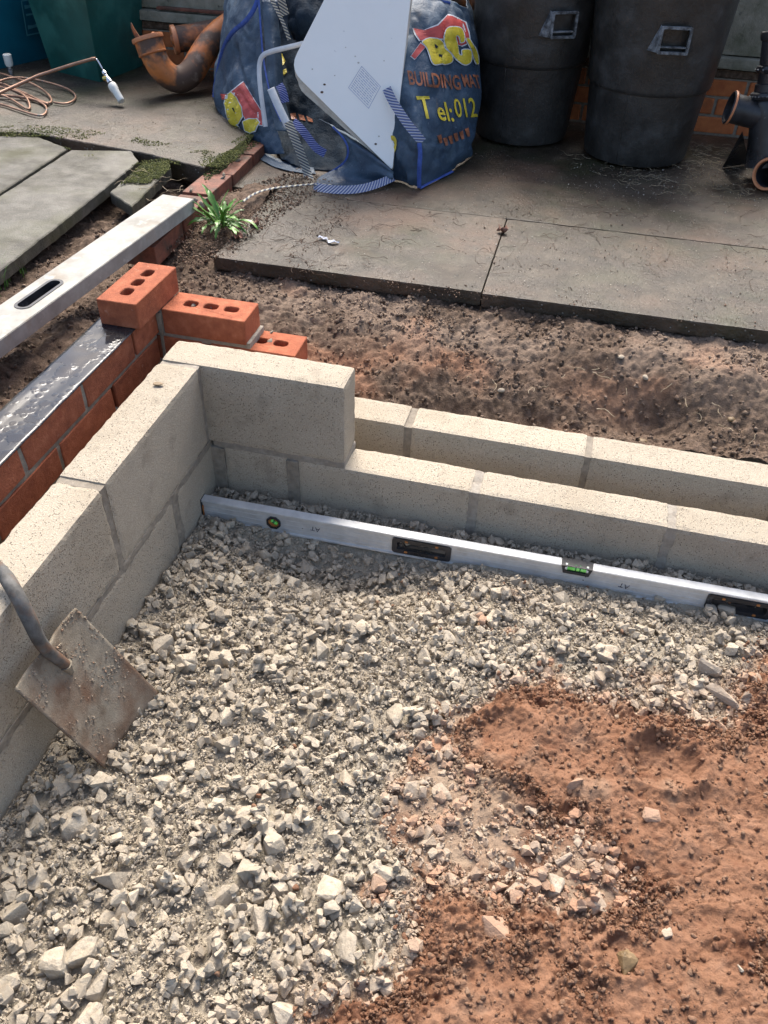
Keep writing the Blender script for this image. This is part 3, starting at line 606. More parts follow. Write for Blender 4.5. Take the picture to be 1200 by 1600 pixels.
# ---- clay
dent = lambda u, v, a, b, dp, rim=.4: (lambda p: -dp*np.exp(-(((X-p[0])/a)**2+((Y-p[1])/b)**2)**1.5)+rim*dp*np.exp(-((np.hypot((X-p[0])/a, (Y-p[1])/b)-1.25)/.22)**2))(onz(u, v, -.345))
rough_m = sst(-.12, .22, fbm(X*7, Y*7, 0, 71, 4)+.9*np.exp(-(SD/.05)**2)-.1)
f1, f2 = worley(X*38+.8*fbm(X*40, Y*40), Y*38+.8*fbm(X*40+9, Y*40), 5); f1b, f2b = worley(X*90, Y*90, 8)
c1, c2 = worley(X*11+.5*fbm(X*16, Y*16, 0, 76, 2), Y*11+.5*fbm(X*16, Y*16, 0, 77, 2), 12)
crack = (1-sst(0, .03, c2-c1))*sst(.05, .35, fbm(X*9, Y*9, 0, 75, 3))
clayH = baseH(X, Y)+.010+.021*sst(0, .09, SD)-.028*sst(.008, -.012, SD) + .014*fbm(X*6, Y*6, 0, 51, 3)+.008*fbm(X*20, Y*20, 0, 52, 4)+.0058*fbm(X*75, Y*75, 0, 53, 4, .75)
clayH += rough_m*(.017*np.clip(1-f1, 0, 1)**1.3+.0090*(1-f1b)-.010+.014*fbm(X*42, Y*42, 0, 72, 5, .68)) - .006*crack + .0018*vn(X*190, Y*190, 0, 73)
# the smooth trodden faces and their broken rims
for args in ((1035, 1190, .062, .050, .019, .8), (1150, 1290, .07, .06, .006, .5), (905, 1180, .07, .05, .010, .4), (790, 1140, .05, .045, .012, .4), (1075, 1380, .09, .06, .005, .5), (1150, 1480, .09, .05, .006, .4), (975, 1490, .034, .030, .020, .3), (860, 1520, .06, .05, .007, .6)):
    clayH += dent(*args)
clayH += .9*np.maximum(0, SP+.003)*(SD < 0)
pale = np.clip(.85*sst(-.012, .02, SM)*(1-.5*sst(.01, .05, SD))+.35*sst(.25, .6, fbm(X*12, Y*12, 0, 81, 3)), 0, 1)
wet = np.clip(rough_m*.75*sst(.0, .4, fbm(X*9, Y*9, 0, 83, 3)+.1), 0, 1)
smearH = FS.H*0+baseH(X, Y)+.0085+.008*fbm(X*25, Y*25, 0, 91, 4, .6)+.004*fbm(X*80, Y*80, 0, 92, 3, .65)-.004*crack
useS = (SM > -.006) & (SD < .02)
clayH = np.where(useS, np.maximum(clayH, smearH), clayH)
vis = (SD > -.02) | (SM > -.012) | (SP > -.006)
grid_mesh('clay', FT, clayH, M['clay'], attrs={'pale': pale, 'wet': wet}, keep=vis, kind='structure', label='damp red clay trodden over the right side of the gravel')
FT.H = np.where(vis, clayH, FS.H)
n = 260000; XY = np.stack([RNG.uniform(.4, 1.79, n), RNG.uniform(-1.5, -.05, n)], 1)
sdv = lookup(SD, XY[:, 0], XY[:, 1]); rm_ = lookup(rough_m, XY[:, 0], XY[:, 1]); spv = lookup(SP, XY[:, 0], XY[:, 1]); cl = fbm(XY[:, 0]*14, XY[:, 1]*14, 0, 99, 3)
pk = np.where(sdv > 0, .11+.75*rm_*sst(-.35, .2, cl), np.where(sdv > -.05, .30*sst(-.05, 0, sdv)+.02, .004)); pk = np.where(spv > -.003, .9, pk)
XY = XY[RNG.random(n) < pk][:36000]; r = .0011+.0070*RNG.random(len(XY))**5; o_ = np.argsort(-r); XY, r = XY[o_], r[o_]; z = FT.drop(XY, r, .34, .8)
for sel, shp in ((r > .0046, CLOD), (r <= .0046, CLOD_S)):
    V, F, ID = merge_rocks(shp, np.column_stack([XY, z])[sel], r[sel], .85); n_ = int(sel.sum()); wv = lookup(wet, XY[sel, 0], XY[sel, 1]); pv = lookup(pale, XY[sel, 0], XY[sel, 1])
    link('clay_crumbs', mesh_np('clay_crumbs', V, F, True, {'pale': np.clip(pv*.6+RNG.uniform(-.1, .4, n_), 0, 1)[ID], 'wet': np.clip(wv*.35+RNG.uniform(-.4, .1, n_), 0, 1)[ID]}), M['clay'], kind='stuff', label='small crumbs of red clay')
# single stones set in the clay
def lone(u, v, r, lab, shape, dims, rz, stain=.2, dz=0., seed=1, mm='gravel'):
    p = onz(u, v, -.348); h = float(FT.at(np.array([p[0]]), np.array([p[1]]))[0]); V, F = hull_rock(seed, 12, 3, .10, .55, .13); V = V*np.array(dims)*r
    link('stone', mesh_np('stone', V, F, False, {'dark': np.full(len(V), .1), 'stain': np.full(len(V), stain)}), M[mm], loc=(p[0], p[1], h+dims[2]*r*.2+dz), rot=(.12, .1, rz), label=lab, cat='stone')
lone(870, 1376, .024, 'small upright oblong pale stone standing in the middle of the pinkish trodden clay', 0, (.72, 1, .8), .1, .1, seed=901)
lone(882, 1335, .022, 'thin pale stone just above the small oblong one, half covered by red clay', 0, (1.1, .45, .5), .7, .3, seed=902)
lone(980, 1508, .026, 'lone rounded brown pebble sunk in a hollow of the red clay near the bottom', 0, (.75, .95, .75), .2, .0, seed=903, mm='flint')
lone(775, 1452, .030, 'large clay smeared stone at the left edge of the red clay', 0, (1.1, .95, .6), .2, .75, seed=904)
lone(1134, 1084, .040, 'long flat pale stone slab tilted at the edge between gravel and red clay', 0, (1.05, .32, .3), -.50, .25, .004, seed=905)
lone(1045, 1455, .012, 'small pale stone showing through the dark crumbly clay', 0, (.8, 1, .5), .4, .2, seed=906)
lone(1018, 1275, .022, 'whitish stone lump barely showing through the red clay below the round footprint', 0, (1.1, .8, .35), .1, .75, seed=907)
lone(898, 1228, .024, 'long clay coated stone beside a dark crack in the red clay', 0, (1.1, .35, .5), .75, .8, seed=908)
lone(1156, 1514, .008, 'tiny white chip lying on the smooth red clay at the lower right', 0, (.6, 1, .6), .2, 0, seed=909)
lone(1095, 1062, .012, 'small pale chip directly under the flat block shaped stone', 0, (1, .6, .5), .3, .1, seed=910)
lone(1107, 1041, .034, 'squarish pale stone block lying at the right end of the gravel beside the clay', 0, (1, .55, .6), .05, .15, .003, seed=911)

# ================================================================== soil around the walls
def gz(u, v, z=-.1): return onz(u, v, z)
def gs(x, y, u, v, z, a, b): p = onz(u, v, z); return np.exp(-((x-p[0])/a)**2-((y-p[1])/b)**2)
def soilH(x, y):
    h = -.152 + .012*fbm(x*4, y*4, 0, 101, 3)+.006*fbm(x*14, y*14, 0, 102, 3)
    right = sst(-.2, -.1, x)
    h = h - right*.075*sst(.62, .34, y)                                   # the bank falls to the back of the cavity wall
    for (u, v, z, a, b, dpt) in ((720, 625, -.2, .16, .06, -.045), (1010, 640, -.2, .13, .07, -.065), (860, 640, -.2, .10, .04, -.03), (1140, 600, -.16, .15, .07, .03), (600, 560, -.16, .1, .06, .012), (950, 560, -.15, .10, .05, .018), (560, 590, -.16, .1, .04, -.03),
                             (1040, 560, -.15, .06, .04, .012), (660, 530, -.15, .12, .04, .012)):
        h = h + dpt*gs(x, y, u, v, z, a, b)
    left = sst(-.28, -.34, x)*sst(.45, .25, y)
    h = h + left*(.030+.028*fbm(x*9, y*9, 0, 104, 3)) + sst(-.58, -.75, x)*.045 - .03*gs(x, y, 190, 330, -.12, .10, .14)
    # strip of dirt over the left end of the right hand slab
    h = h + .058*gs(x, y, 330, 335, -.1, .13, .20) + .062*gs(x, y, 420, 300, -.1, .16, .16)+ .03*gs(x, y, 470, 262, -.1, .2, .1)
    h = np.where((x > -.29) & (x < .18) & (y > .29) & (y < .34), np.minimum(h, -.15), h)
    h = h - .05*sst(.80, .86, y)*sst(-.10, .02, x)
    return h
def inwall(x, y): return ((x > -.315) & (y < .300)) | ((x < 2.2) & (x > .15) & (y < .285+x*ANG))
def soil_piece(x0, x1, y0, y1, st, nm):
    f = Field(x0, x1, y0, y1, st, soilH); X, Y = f.X, f.Y
    H = f.H + .020*fbm(X*18, Y*18, 0, 110, 5, .62)+.0085*fbm(X*60, Y*60, 0, 111, 4, .65)+.0022*vn(X*170, Y*170, 0, 112)
    a1, _ = worley(X*42, Y*42, 31); H = H+.007*sst(-.1, .4, fbm(X*10, Y*10, 0, 114, 2))*(1-a1)
    red = np.clip(.95*sst(.08, .42, fbm(X*5+3, Y*5, 0, 115, 4))*sst(-.5, .1, X)+.7*gs(X, Y, 950, 590, -.15, .12, .05)+.5*gs(X, Y, 860, 650, -.2, .1, .04)+.5*gs(X, Y, 650, 540, -.15, .2, .05), 0, 1)
    grey = np.clip(sst(-.25, .25, fbm(X*7, Y*7+9, 0, 116, 4))*sst(.38, .62, Y)*sst(-.3, .1, X)*.55, 0, 1)
    keep = ~inwall(X, Y); f.H = H
    grid_mesh(nm, f, H, M['soil'], attrs={'red': red, 'grey': grey}, keep=keep, kind='structure', label='dark crumbly garden soil around the new walls')
    return f, red, grey
FB, redB, greyB = soil_piece(-.60, 2.2, .25, .88, .0042, 'soil_bank')
FL, redL, greyL = soil_piece(-1.3, -.295, -1.5, 1.5, .008, 'soil_left')
FD, redD, greyD = soil_piece(-.60, .42, .82, 1.95, .005, 'soil_drift') if False else (None, None, None)
def crumbs(f, red, grey, n, x0, x1, y0, y1, nm, lab):
    XY = np.stack([RNG.uniform(x0, x1, n), RNG.uniform(y0, y1, n)], 1); XY = XY[~inwall(XY[:, 0]-.004, XY[:, 1]-.006)]
    k = sst(-.4, .3, fbm(XY[:, 0]*8, XY[:, 1]*8, 0, 121, 3)); XY = XY[RNG.random(len(XY)) < .25+.75*k]
    r = .0014+.0105*RNG.random(len(XY))**9; o = np.argsort(-r); XY, r = XY[o], r[o]; z = f.drop(XY, r, .3, .75)
    V, F, ID = merge_rocks(CLOD_S, np.column_stack([XY, z]), r, .8)
    i = np.clip(((XY[:, 0]-f.x0)/f.st).astype(int), 0, f.nx-1); j = np.clip(((XY[:, 1]-f.y0)/f.st).astype(int), 0, f.ny-1)
    rd = np.clip(red[j, i]*RNG.uniform(.4, 1.3, len(XY)), 0, 1); gr = np.clip(grey[j, i]*RNG.uniform(.8, 1.5, len(XY))+.25+.5*(RNG.random(len(XY)) < .08), 0, 1)
    link(nm, mesh_np(nm, V, F, True, {'red': rd[ID], 'grey': gr[ID]}), M['soil'], kind='stuff', label=lab)
crumbs(FB, redB, greyB, 34000, -.58, 1.9, .29, .86, 'soil_crumbs', 'crumbs of dark and reddish soil on the bank')
crumbs(FL, redL, greyL, 14000, -.95, -.305, -.7, 1.1, 'soil_crumbs', 'clods of dark soil left of the brick wall')
# small stones and bits showing in the bank
def pebble(u, v, z, r, lab, dims=(1, .7, .5), mm='flint', seed=1, rz=0.):
    p = onz(u, v, z); V, F = hull_rock(seed, 30, 2, .03, .0); V = V*np.array(dims)*r
    f = FB if p[1] < .9 and p[0] > -.6 else None; zz = float(f.at(np.array([p[0]]), np.array([p[1]]))[0])+dims[2]*r*.4 if f else z+dims[2]*r*.4
    link('stone', mesh_np('stone', V, F, True, {'dark': np.full(len(V), .6)}), M[mm], loc=(p[0], p[1], zz), rot=(0, .1, rz), label=lab, cat='stone')
pebble(1011, 665, -.2, .017, 'smooth oval brown pebble lying in the dark hollow of the soil bank', seed=71)
pebble(787, 590, -.17, .014, 'small grey blue stone in the middle of the soil bank', (1, .6, .5), 'gravel', 72, .5)
pebble(1008, 592, -.17, .012, 'small bluish stone beside pale root bits on the soil bank', (.8, 1, .6), 'gravel', 73, .2)
pebble(968, 567, -.16, .013, 'flat greyish flint half buried in the reddish part of the bank', (1.2, .7, .4), 'gravel', 74, .9)
pebble(1150, 635, -.16, .013, 'pinkish stone near the right edge of the soil bank', (1, .8, .6), 'flint', 75, .3)

# ================================================================== paving
patio = empty('patio', (0, 0, -.1), kind='structure', label='wet dirty concrete paving slabs')
def slab(lo, hi, seed, m='slab', **k):
    lo = np.array(lo, float); hi = np.array(hi, float); c = (lo+hi)/2
    me = rough_box('paving_slab', lo-c, hi-c, .022, .0012, .0032, seed, 45); o = link('paving_slab', me, M[m], patio, **k); o.location = Vector(c)-patio.location; return o
slab((-.30, .768, -.145), (.5455, 1.362, -.1), 1); slab((.5463, .764, -.147), (2.1, 1.36, -.101), 2)
slab((-.52, 1.363, -.146), (2.4, 2.61, -.101), 3)
ZL = -.035
def poly_slab(pts, z, th, seed, m, name='paving_slab', amp=.0015, lab=None):
    """slab with a traced outline: dense top grid clipped to it, solid sides"""
    P = [onz(u, v, z)[:2] for u, v in pts]; P = [(p[0]+.004*float(vn(i*1.7, seed)), p[1]+.004*float(vn(i*2.3, seed+3))) for i, p in enumerate(P)]
    Q = []
    for i in range(len(P)):
        a = np.array(P[i]); b = np.array(P[(i+1) % len(P)]); n = max(1, int(np.linalg.norm(b-a)/.02))
        for k in range(n):
            q = a+(b-a)*k/n; Q.append((q[0]+.0022*float(vn(q[0]*60, q[1]*60, 0, seed)), q[1]+.0022*float(vn(q[0]*60, q[1]*60, 0, seed+1))))
    area = sum(Q[i][0]*Q[(i+1) % len(Q)][1]-Q[(i+1) % len(Q)][0]*Q[i][1] for i in range(len(Q)))
    if area < 0: Q = Q[::-1]
    me = holes_mesh(Q, [], z-th, z, name=name); bm = bmesh.new(); bm.from_mesh(me)
    bmesh.ops.bevel(bm, geom=[e for e in bm.edges if abs(e.verts[0].co.z-z) < 1e-6 and abs(e.verts[1].co.z-z) < 1e-6 and len(e.link_faces) == 2 and min(abs(f.normal.z) for f in e.link_faces) < .5], offset=.003, segments=1, affect='EDGES')
    for v in bm.verts: v.co.z += amp*float(fbm(v.co.x*9, v.co.y*9, 0, seed, 3)); v.co += mnoise.noise_vector(v.co*30)*.0008
    for v in bm.verts: v.co -= patio.location
    bm.to_mesh(me); bm.free(); return link(name, me, M[m], patio)
poly_slab([(-420, 700), (-60, 470), (218, 252), (205, 236), (112, 234), (-60, 345), (-420, 560)], ZL, .036, 21, 'slab_grey')
poly_slab([(-420, 550), (-60, 340), (106, 232), (60, 214), (-60, 212), (-420, 400)], ZL-.004, .036, 22, 'slab_grey')
poly_slab([(-60, 206), (50, 207), (230, 240), (318, 262), (372, 226), (400, 205), (440, 120), (470, 30), (20, -60), (-260, 60)], ZL, .065, 23, 'slab')
poly_slab([(172, 300), (222, 256), (262, 250), (268, 262), (205, 322)], ZL-.006, .036, 24, 'slab_grey')
# sand and rubble under the left paving
link('sub_base', rough_box('sub_base', (-3.2, .45, -.16), (-1.0, 3.0, -.085), .2, .004, .01, 5), M['soil'], kind='structure', label='dark earth under the left paving')
# old brick edging that carries the aluminium straight edge
edg = empty('brick_edging', (-.5, 1.1, -.12), label='old dirty red brick edging at the step between the left paving and the lower slab', cat='edging')
ea = onz(252, 376, -.058)[:2]; eb = onz(405, 232, -.055)[:2]; ev = (eb-ea)/np.linalg.norm(eb-ea); enr = np.array([-ev[1], ev[0]]); L = np.linalg.norm(eb-ea); k = 0; t = -.05
while t < L+.25:
    c = ea+ev*(t+.107)+enr*.052; o = link('brick', brick_mesh(.212, 500+k, False), M['old_brick'], edg); o.location = (c[0]+.5, c[1]-1.1, -.058-.0325-.002*(k % 2)+.12); o.rotation_euler = (0, .02*(k % 3-1), math.atan2(ev[1], ev[0])); t += .225; k += 1
for j in range(9):
    c = ea+ev*(.12+.225*j if j < 4 else RNG.uniform(.3, .8))+enr*RNG.uniform(-.01, .1); s, f, _ = merge_rocks(CLOD, np.zeros((1, 3)), np.array([.016]), .4)
    o = link('mortar_lump', mesh_np('mortar_lump', s, f, True), M['mortar_dark'], edg, loc=(c[0]+.5, c[1]-1.1, .064))

# moss, dirt and litter on the paving
def scatter_px(nm, polys, n, z, r0, r1, m, lab, shapes=CLOD_S, pw=2.5, flat=.7, attrs=None, clump=0, lift=0.):
    PP = []; 
    for (pts, w) in polys:
        P = np.array([onz(u, v, z)[:2] for u, v in pts]); lo, hi = P.min(0), P.max(0); k = int(n*w); XY = RNG.uniform(lo, hi, (k*4, 2)); XY = XY[poly_sd(XY[:, 0], XY[:, 1], P) > 0]
        if clump: XY = XY[fbm(XY[:, 0]*clump, XY[:, 1]*clump, 0, 7, 3) > -.05]
        PP.append(XY[:k])
    XY = np.concatenate(PP); r = r0+(r1-r0)*RNG.random(len(XY))**pw; V, F, ID = merge_rocks(shapes, np.column_stack([XY, z+r*.25+lift]), r, flat)
    at = {a: RNG.uniform(lo_, hi_, len(XY))[ID] for a, (lo_, hi_) in (attrs or {}).items()}
    return link(nm, mesh_np(nm, V, F, True, at), M[m], kind='stuff', label=lab)
MS = [([(-20, 196), (70, 196), (150, 205), (250, 222), (330, 236), (390, 228), (372, 244), (320, 266), (250, 252), (190, 262), (130, 244), (60, 214), (-20, 214)], 1.0), ([(176, 300), (222, 256), (264, 252), (266, 264), (206, 318)], .9), ([(372, 215), (404, 200), (372, 250), (316, 272), (310, 258)], .5)]
scatter_px('moss', MS, 5500, ZL-.001, .001, .0050, 'moss', 'low green moss in the joints of the left paving', attrs={'dark': (0, .8)}, clump=7, shapes=CLOD_S)
scatter_px('moss', [([(314, 262), (404, 200), (408, 222), (322, 286)], 1)], 2600, ZL-.026, .002, .008, 'moss', 'dark moss hanging over the broken slab edge', attrs={'dark': (.4, 1)}, shapes=CLOD_S)
scatter_px('dirt', [([(290, 330), (400, 280), (520, 285), (560, 330), (470, 400), (345, 402)], 1.2), ([(600, 300), (1200, 250), (1200, 500), (800, 455)], .9), ([(330, 380), (760, 450), (1200, 505), (1200, 516), (740, 470), (330, 402)], .35), ([(740, 236), (920, 245), (1200, 265), (1200, 330), (900, 300), (740, 270)], .8)],
           1500, -.1, .0007, .0050, 'soil', 'dirt crumbs strewn on the wet paving', attrs={'red': (0, .6), 'grey': (.2, .9)}, pw=5, clump=6)
scatter_px('dirt', [([(255, 385), (330, 310), (470, 262), (520, 285), (345, 402), (300, 420)], 1)], 6500, -.1, .0012, .0075, 'soil', 'dark earth round the weed and over the slab corner', attrs={'red': (0, .5), 'grey': (0, .5)}, pw=5, shapes=CLOD_S)
scatter_px('dirt', [([(0, 205), (120, 200), (330, 60), (440, 100), (380, 225), (250, 238)], 1)], 500, ZL, .001, .004, 'soil', 'specks of dirt on the upper slab', attrs={'red': (0, .3), 'grey': (0, .6)}, pw=3)
scatter_px('pale_grit', [([(760, 440), (900, 380), (1200, 380), (1200, 505), (800, 460)], 1.1), ([(880, 255), (1200, 255), (1200, 330), (880, 300)], .7), ([(400, 330), (1200, 300), (1200, 480), (700, 430)], .6)], 420, -.0995, .0009, .0032, 'fleck', 'pale flecks of grit and seed husk on the paving', shapes=ROCK_S)
def strands(nm, polys, n, z, l0, l1, rad, m, lab, curl=.5, lift=.004):
    V = []; F = []
    for (pts, w) in polys:
        P = np.array([onz(u, v, z)[:2] for u, v in pts]); lo, hi = P.min(0), P.max(0); k = 0
        while k < n*w:
            q = RNG.uniform(lo, hi)
            if poly_sd(q[:1], q[1:], P)[0] < 0: continue
            k += 1; a = RNG.uniform(0, 2*math.pi); L_ = RNG.uniform(l0, l1); seg = 6; pts_ = []; c = RNG.normal(0, curl); zz = z+.0012+RNG.random()*lift
            for s in range(seg+1): pts_.append((q[0], q[1], zz+.004*math.sin(s*1.3+k)*(L_/.08))); q = q+L_/seg*np.array([math.cos(a), math.sin(a)]); a += c/seg*2+RNG.normal(0, .12)
            v_, f_, _ = tube_arrays(pts_, [rad*RNG.uniform(.5, 1.2)*(1-.5*s/seg) for s in range(seg+1)], 3, False); b = len(V); V += [x[:] for x in v_]; F += [tuple(i+b for i in ff) for ff in f_]
    link(nm, mesh_np(nm, V, F, True), M[m], kind='stuff', label=lab)
strands('twigs', [([(380, 330), (520, 290), (620, 310), (700, 400), (500, 430), (360, 390)], 1.3), ([(620, 330), (1180, 300), (1180, 440), (760, 420)], .9), ([(300, 330), (430, 300), (400, 390)], .4)], 75, -.1, .03, .13, .0011, 'twig', 'thin dark twigs and conifer needles on the wet slab', .7)
strands('dry_straw', [([(880, 240), (920, 235), (1000, 268), (1090, 260), (1180, 270), (1190, 320), (960, 300)], 1.0), ([(1080, 225), (1150, 235), (1160, 270), (1080, 262)], .8)], 110, -.1, .02, .09, .0010, 'straw', 'dry straw and needles gathered under the black bins', .5, .012)
strands('twigs', [([(20, 190), (330, 190), (330, 235), (20, 215)], .5), ([(200, 262), (290, 290), (220, 320)], .4)], 40, ZL, .02, .10, .0009, 'straw', 'thin pale stalks on the mossy left paving', .6, .01)
strands('dry_straw', [([(760, 560), (1190, 600), (1190, 690), (700, 600)], .6)], 40, -.155, .02, .06, .0011, 'straw', 'pale root bits on the soil bank', .8, .01)

# ================================================================== the weed
wp = onz(348, 352, -.085); weed = empty('weed', wp, label='small bright green weed rosette growing where the straight edge ends', cat='weed')
def leaf_mesh(L_, wd, lift, droop, lobes):
    V = []; F = []; n = 9
    for i in range(n+1):
        t = i/n; w = wd*(math.sin(math.pi*min(1, t**.8*.98+.02))**.7)*(.35+.65*t if t < .5 else 1)*(1+lobes*math.sin(t*22)); x = L_*t*(1-.1*t); z = lift*L_*t-droop*L_*t*t
        for s, k in ((-1, .35), (-.5, .12), (0, 0), (.5, .12), (1, .35)): V.append((x, s*w, z+k*w*.8+.0015*math.sin(t*14+s*3)))
    for i in range(n):
        for j in range(4): a = i*5+j; F.append((a, a+1, a+6, a+5))
    return mesh_np('leaf', V, F, True)
for i in range(46):
    a = i*2.399+RNG.normal(0, .2); L_ = RNG.uniform(.055, .12); o = link('leaf', leaf_mesh(L_, L_*RNG.uniform(.065, .12), RNG.uniform(.3, 1.6), RNG.uniform(.2, 1.0), .28), M['leaf'], weed, rot=(RNG.normal(0, .15), 0, a))
    o.location = (RNG.normal(0, .02), RNG.normal(0, .012), .002)
for (u, v, s, nm_l) in ((372, 372, .030, 'curled dry brown leaf lying just in front of the green weed'), (398, 352, .034, 'purplish dead leaf lying to the right of the green weed'), (785, 362, .028, 'purplish crumpled leaf lying in the middle of the wet slab')):
    p = onz(u, v, -.097); n = 7; V = []; F = []
    for j in range(n+1):
        for i in range(n+1):
            x = (i/n-.5)*2; y = (j/n-.5)*2; r_ = 1+.25*math.sin(5*math.atan2(y, x)); q = (1-.3*x*x*y*y)
            V.append((x*s*.6*r_*q, y*s*.42*q, .010*(x*x+y*y)+.006*math.sin(4*x+2*y)+.003*math.sin(9*y)))
    for j in range(n):
        for i in range(n): a = j*(n+1)+i; F.append((a, a+1, a+n+2, a+n+1))
    o = link('dry_leaf', mesh_np('dry_leaf', V, F, True), M['dry_leaf'], loc=(p[0], p[1], -.096), rot=(.1, .1, u*.1), label=nm_l, cat='leaf'); md = o.modifiers.new('s', 'SOLIDIFY'); md.thickness = .0006
p = onz(512, 376, -.097); V = []; F = []; n = 8
for j in range(3):
    for i in range(n+1): V.append((i/n*.075-.035, (j-1)*.006*(1+.6*math.sin(i*1.3))+.008*math.sin(i*.9), .004+.004*math.sin(i*2.1+j)))
for j in range(2):
    for i in range(n): a = j*(n+1)+i; F.append((a, a+1, a+n+2, a+n+1))
o = link('foil_scrap', mesh_np('foil_scrap', V, F, False), M['foil'], loc=tuple(p), rot=(0, 0, -.3), label='crumpled scrap of silvery foil lying on the wet slab near its left end', cat='litter'); o.modifiers.new('s', 'SOLIDIFY').thickness = .0008
# tuft of grass at the left edge
V = []; F = []
gp = onz(4, 448, -.09)
for i in range(70):
    a = RNG.uniform(0, 6.28); L_ = RNG.uniform(.03, .10); b = np.array([gp[0]-.02+RNG.normal(0, .025), gp[1]+RNG.normal(0, .05), gp[2]]); dr = np.array([math.cos(a), math.sin(a), 0]); sd_ = np.array([-dr[1], dr[0], 0])*.0014; k = len(V)
    for t in (0, .4, .75, 1): c = b+dr*L_*.55*t*t+np.array([0, 0, L_*t*(1-.25*t)]); V += [tuple(c-sd_*(1-t)), tuple(c+sd_*(1-t)+1e-5)]
    for s in range(3): F.append((k+2*s, k+2*s+1, k+2*s+3, k+2*s+2))
link('grass', mesh_np('grass', V, F, True), M['leaf'], kind='stuff', label='tuft of green grass beside the left slab')

# ================================================================== tools
# aluminium spirit level lying on the gravel along the wall
a = ony(318, 812, -.093); b = ony(1200, 973, -.082); dx = (b-a)/np.linalg.norm(b-a); lvl_rz = math.atan2(dx[1], dx[0]); lvl_ry = -math.asin(dx[2]); H_ = .0625
a = a+dx*(-.004)
lvl = empty('spirit_level', a, label='long aluminium spirit level lying on its edge on the gravel against the far block wall', cat='spirit level'); lvl.rotation_euler = (0, lvl_ry, lvl_rz)
LM = np.array(Matrix.Rotation(lvl_rz, 3, 'Z') @ Matrix.Rotation(lvl_ry, 3, 'Y'))
def lv_x(u, v):                          # where a pixel's ray meets the front face: (along, up)
    r = ray(u, v); n = LM[:, 1]; t = ((a-CAM_LOC)@n)/(r@n); q = (CAM_LOC+r*t-a)@LM; return q[0], q[2]
LT = 1.80; x1, z1 = lv_x(427, 815); h1 = lv_x(614, 857)[0]; h2 = lv_x(703, 862)[0]; h3 = lv_x(1103, 945)[0]; v1, v2 = lv_x(877, 884)[0], lv_x(927, 890)[0]
wins = [((h1+h2)/2, H_/2, h2-h1, .040), (h3+(h2-h1)/2, H_/2, h2-h1, .040)]
vo = [(x1+.0175*math.cos(math.radians(22.5+45*i)), H_/2+.0175*math.sin(math.radians(22.5+45*i))) for i in range(8)]
notch = [(v1, H_), (v1+.006, H_-.021), (v2-.006, H_-.021), (v2, H_)]
outer_ = [(0, 0), (LT, 0), (LT, H_)]+notch[::-1]+[(0, H_)]
me = holes_mesh(outer_, [rrect(w[0], w[1], w[2], w[3], .006, 3)[::-1] for w in wins]+[vo[::-1]], 0, 1, name='body'); 
def upright(me, y0, y1):                 # (x, y, z01) -> (x, depth, z)
    for v in me.vertices: x, y, z = v.co; v.co = (x, y0+(y1-y0)*z, y)
    bm = bmesh.new(); bm.from_mesh(me); bmesh.ops.recalc_face_normals(bm, faces=bm.faces[:]); bm.to_mesh(me); bm.free(); return me
link('body', upright(me, .0035, .0215), M['alu'], lvl)
def lbox(nm, x0, x1_, y0, y1, z0, z1_, m, parent=lvl, bev=.0012, **k):
    bm = bmesh.new(); bmesh.ops.create_cube(bm, size=1)
    for v in bm.verts: v.co = ((x0, x1_)[v.co.x > 0], (y0, y1)[v.co.y > 0], (z0, z1_)[v.co.z > 0])
    if bev: bmesh.ops.bevel(bm, geom=bm.edges[:], offset=bev, segments=2, affect='EDGES')
    return link(nm, bm_mesh(nm, bm), M[m], parent, **k)
lbox('flange', .001, v1, 0, .025, H_-.0055, H_+.001, 'alu'); lbox('flange', v2, LT-.001, 0, .025, H_-.0055, H_+.001, 'alu'); lbox('flange', .001, LT-.001, 0, .025, -.001, .0055, 'alu')
for zz in (.016, .030, .045):
    for xa, xb in ((.01, x1-.025), (x1+.025, h1-.01), (h2+.01, h3-.01)):
        if xb-xa > .02: lbox('groove_rib', xa, xb, .0028, .004, zz-.0007, zz+.0007, 'alu', bev=0)
lbox('end_cap', -.007, .006, -.0012, .0262, -.002, H_+.002, 'black_pl'); lbox('end_cap', LT-.006, LT+.007, -.0012, .0262, -.002, H_+.002, 'black_pl')
lbox('cap_plug', .0062, .0085, -.002, .004, .016, .048, 'orange_tool')
for w in wins:
    fr = holes_mesh(rrect(w[0], w[1], w[2]+.006, w[3]+.006, .008, 4), [rrect(w[0], w[1], w[2]-.018, w[3]-.016, .005, 4)[::-1]], 0, 1, name='grip_frame'); g = link('grip_frame', upright(fr, -.0005, .024), M['black_pl'], lvl)
    for sx, sz in ((-1, 1), (1, 1), (-1, -1), (1, -1)): lbox('grip_clip', w[0]+sx*w[2]*.27-.004, w[0]+sx*w[2]*.27+.004, -.0022, .002, H_/2+sz*.0165-.003, H_/2+sz*.0165+.003, 'orange_tool', g)
fr = holes_mesh([(x1+.019*math.cos(math.radians(22.5+45*i)), H_/2+.019*math.sin(math.radians(22.5+45*i))) for i in range(8)], [[(x1+.0148*math.cos(math.radians(22.5+45*i)), H_/2+.0148*math.sin(math.radians(22.5+45*i))) for i in range(8)][::-1]], 0, 1, name='plumb_housing')
ph = link('plumb_housing', upright(fr, -.0012, .02), M['black_pl'], lvl)
fr = holes_mesh([(x1+.0147*math.cos(math.radians(22.5+45*i)), H_/2+.0147*math.sin(math.radians(22.5+45*i))) for i in range(8)], [], 0, 1, name='plumb_insert'); link('plumb_insert', upright(fr, .0025, .019), M['orange_tool'], ph)
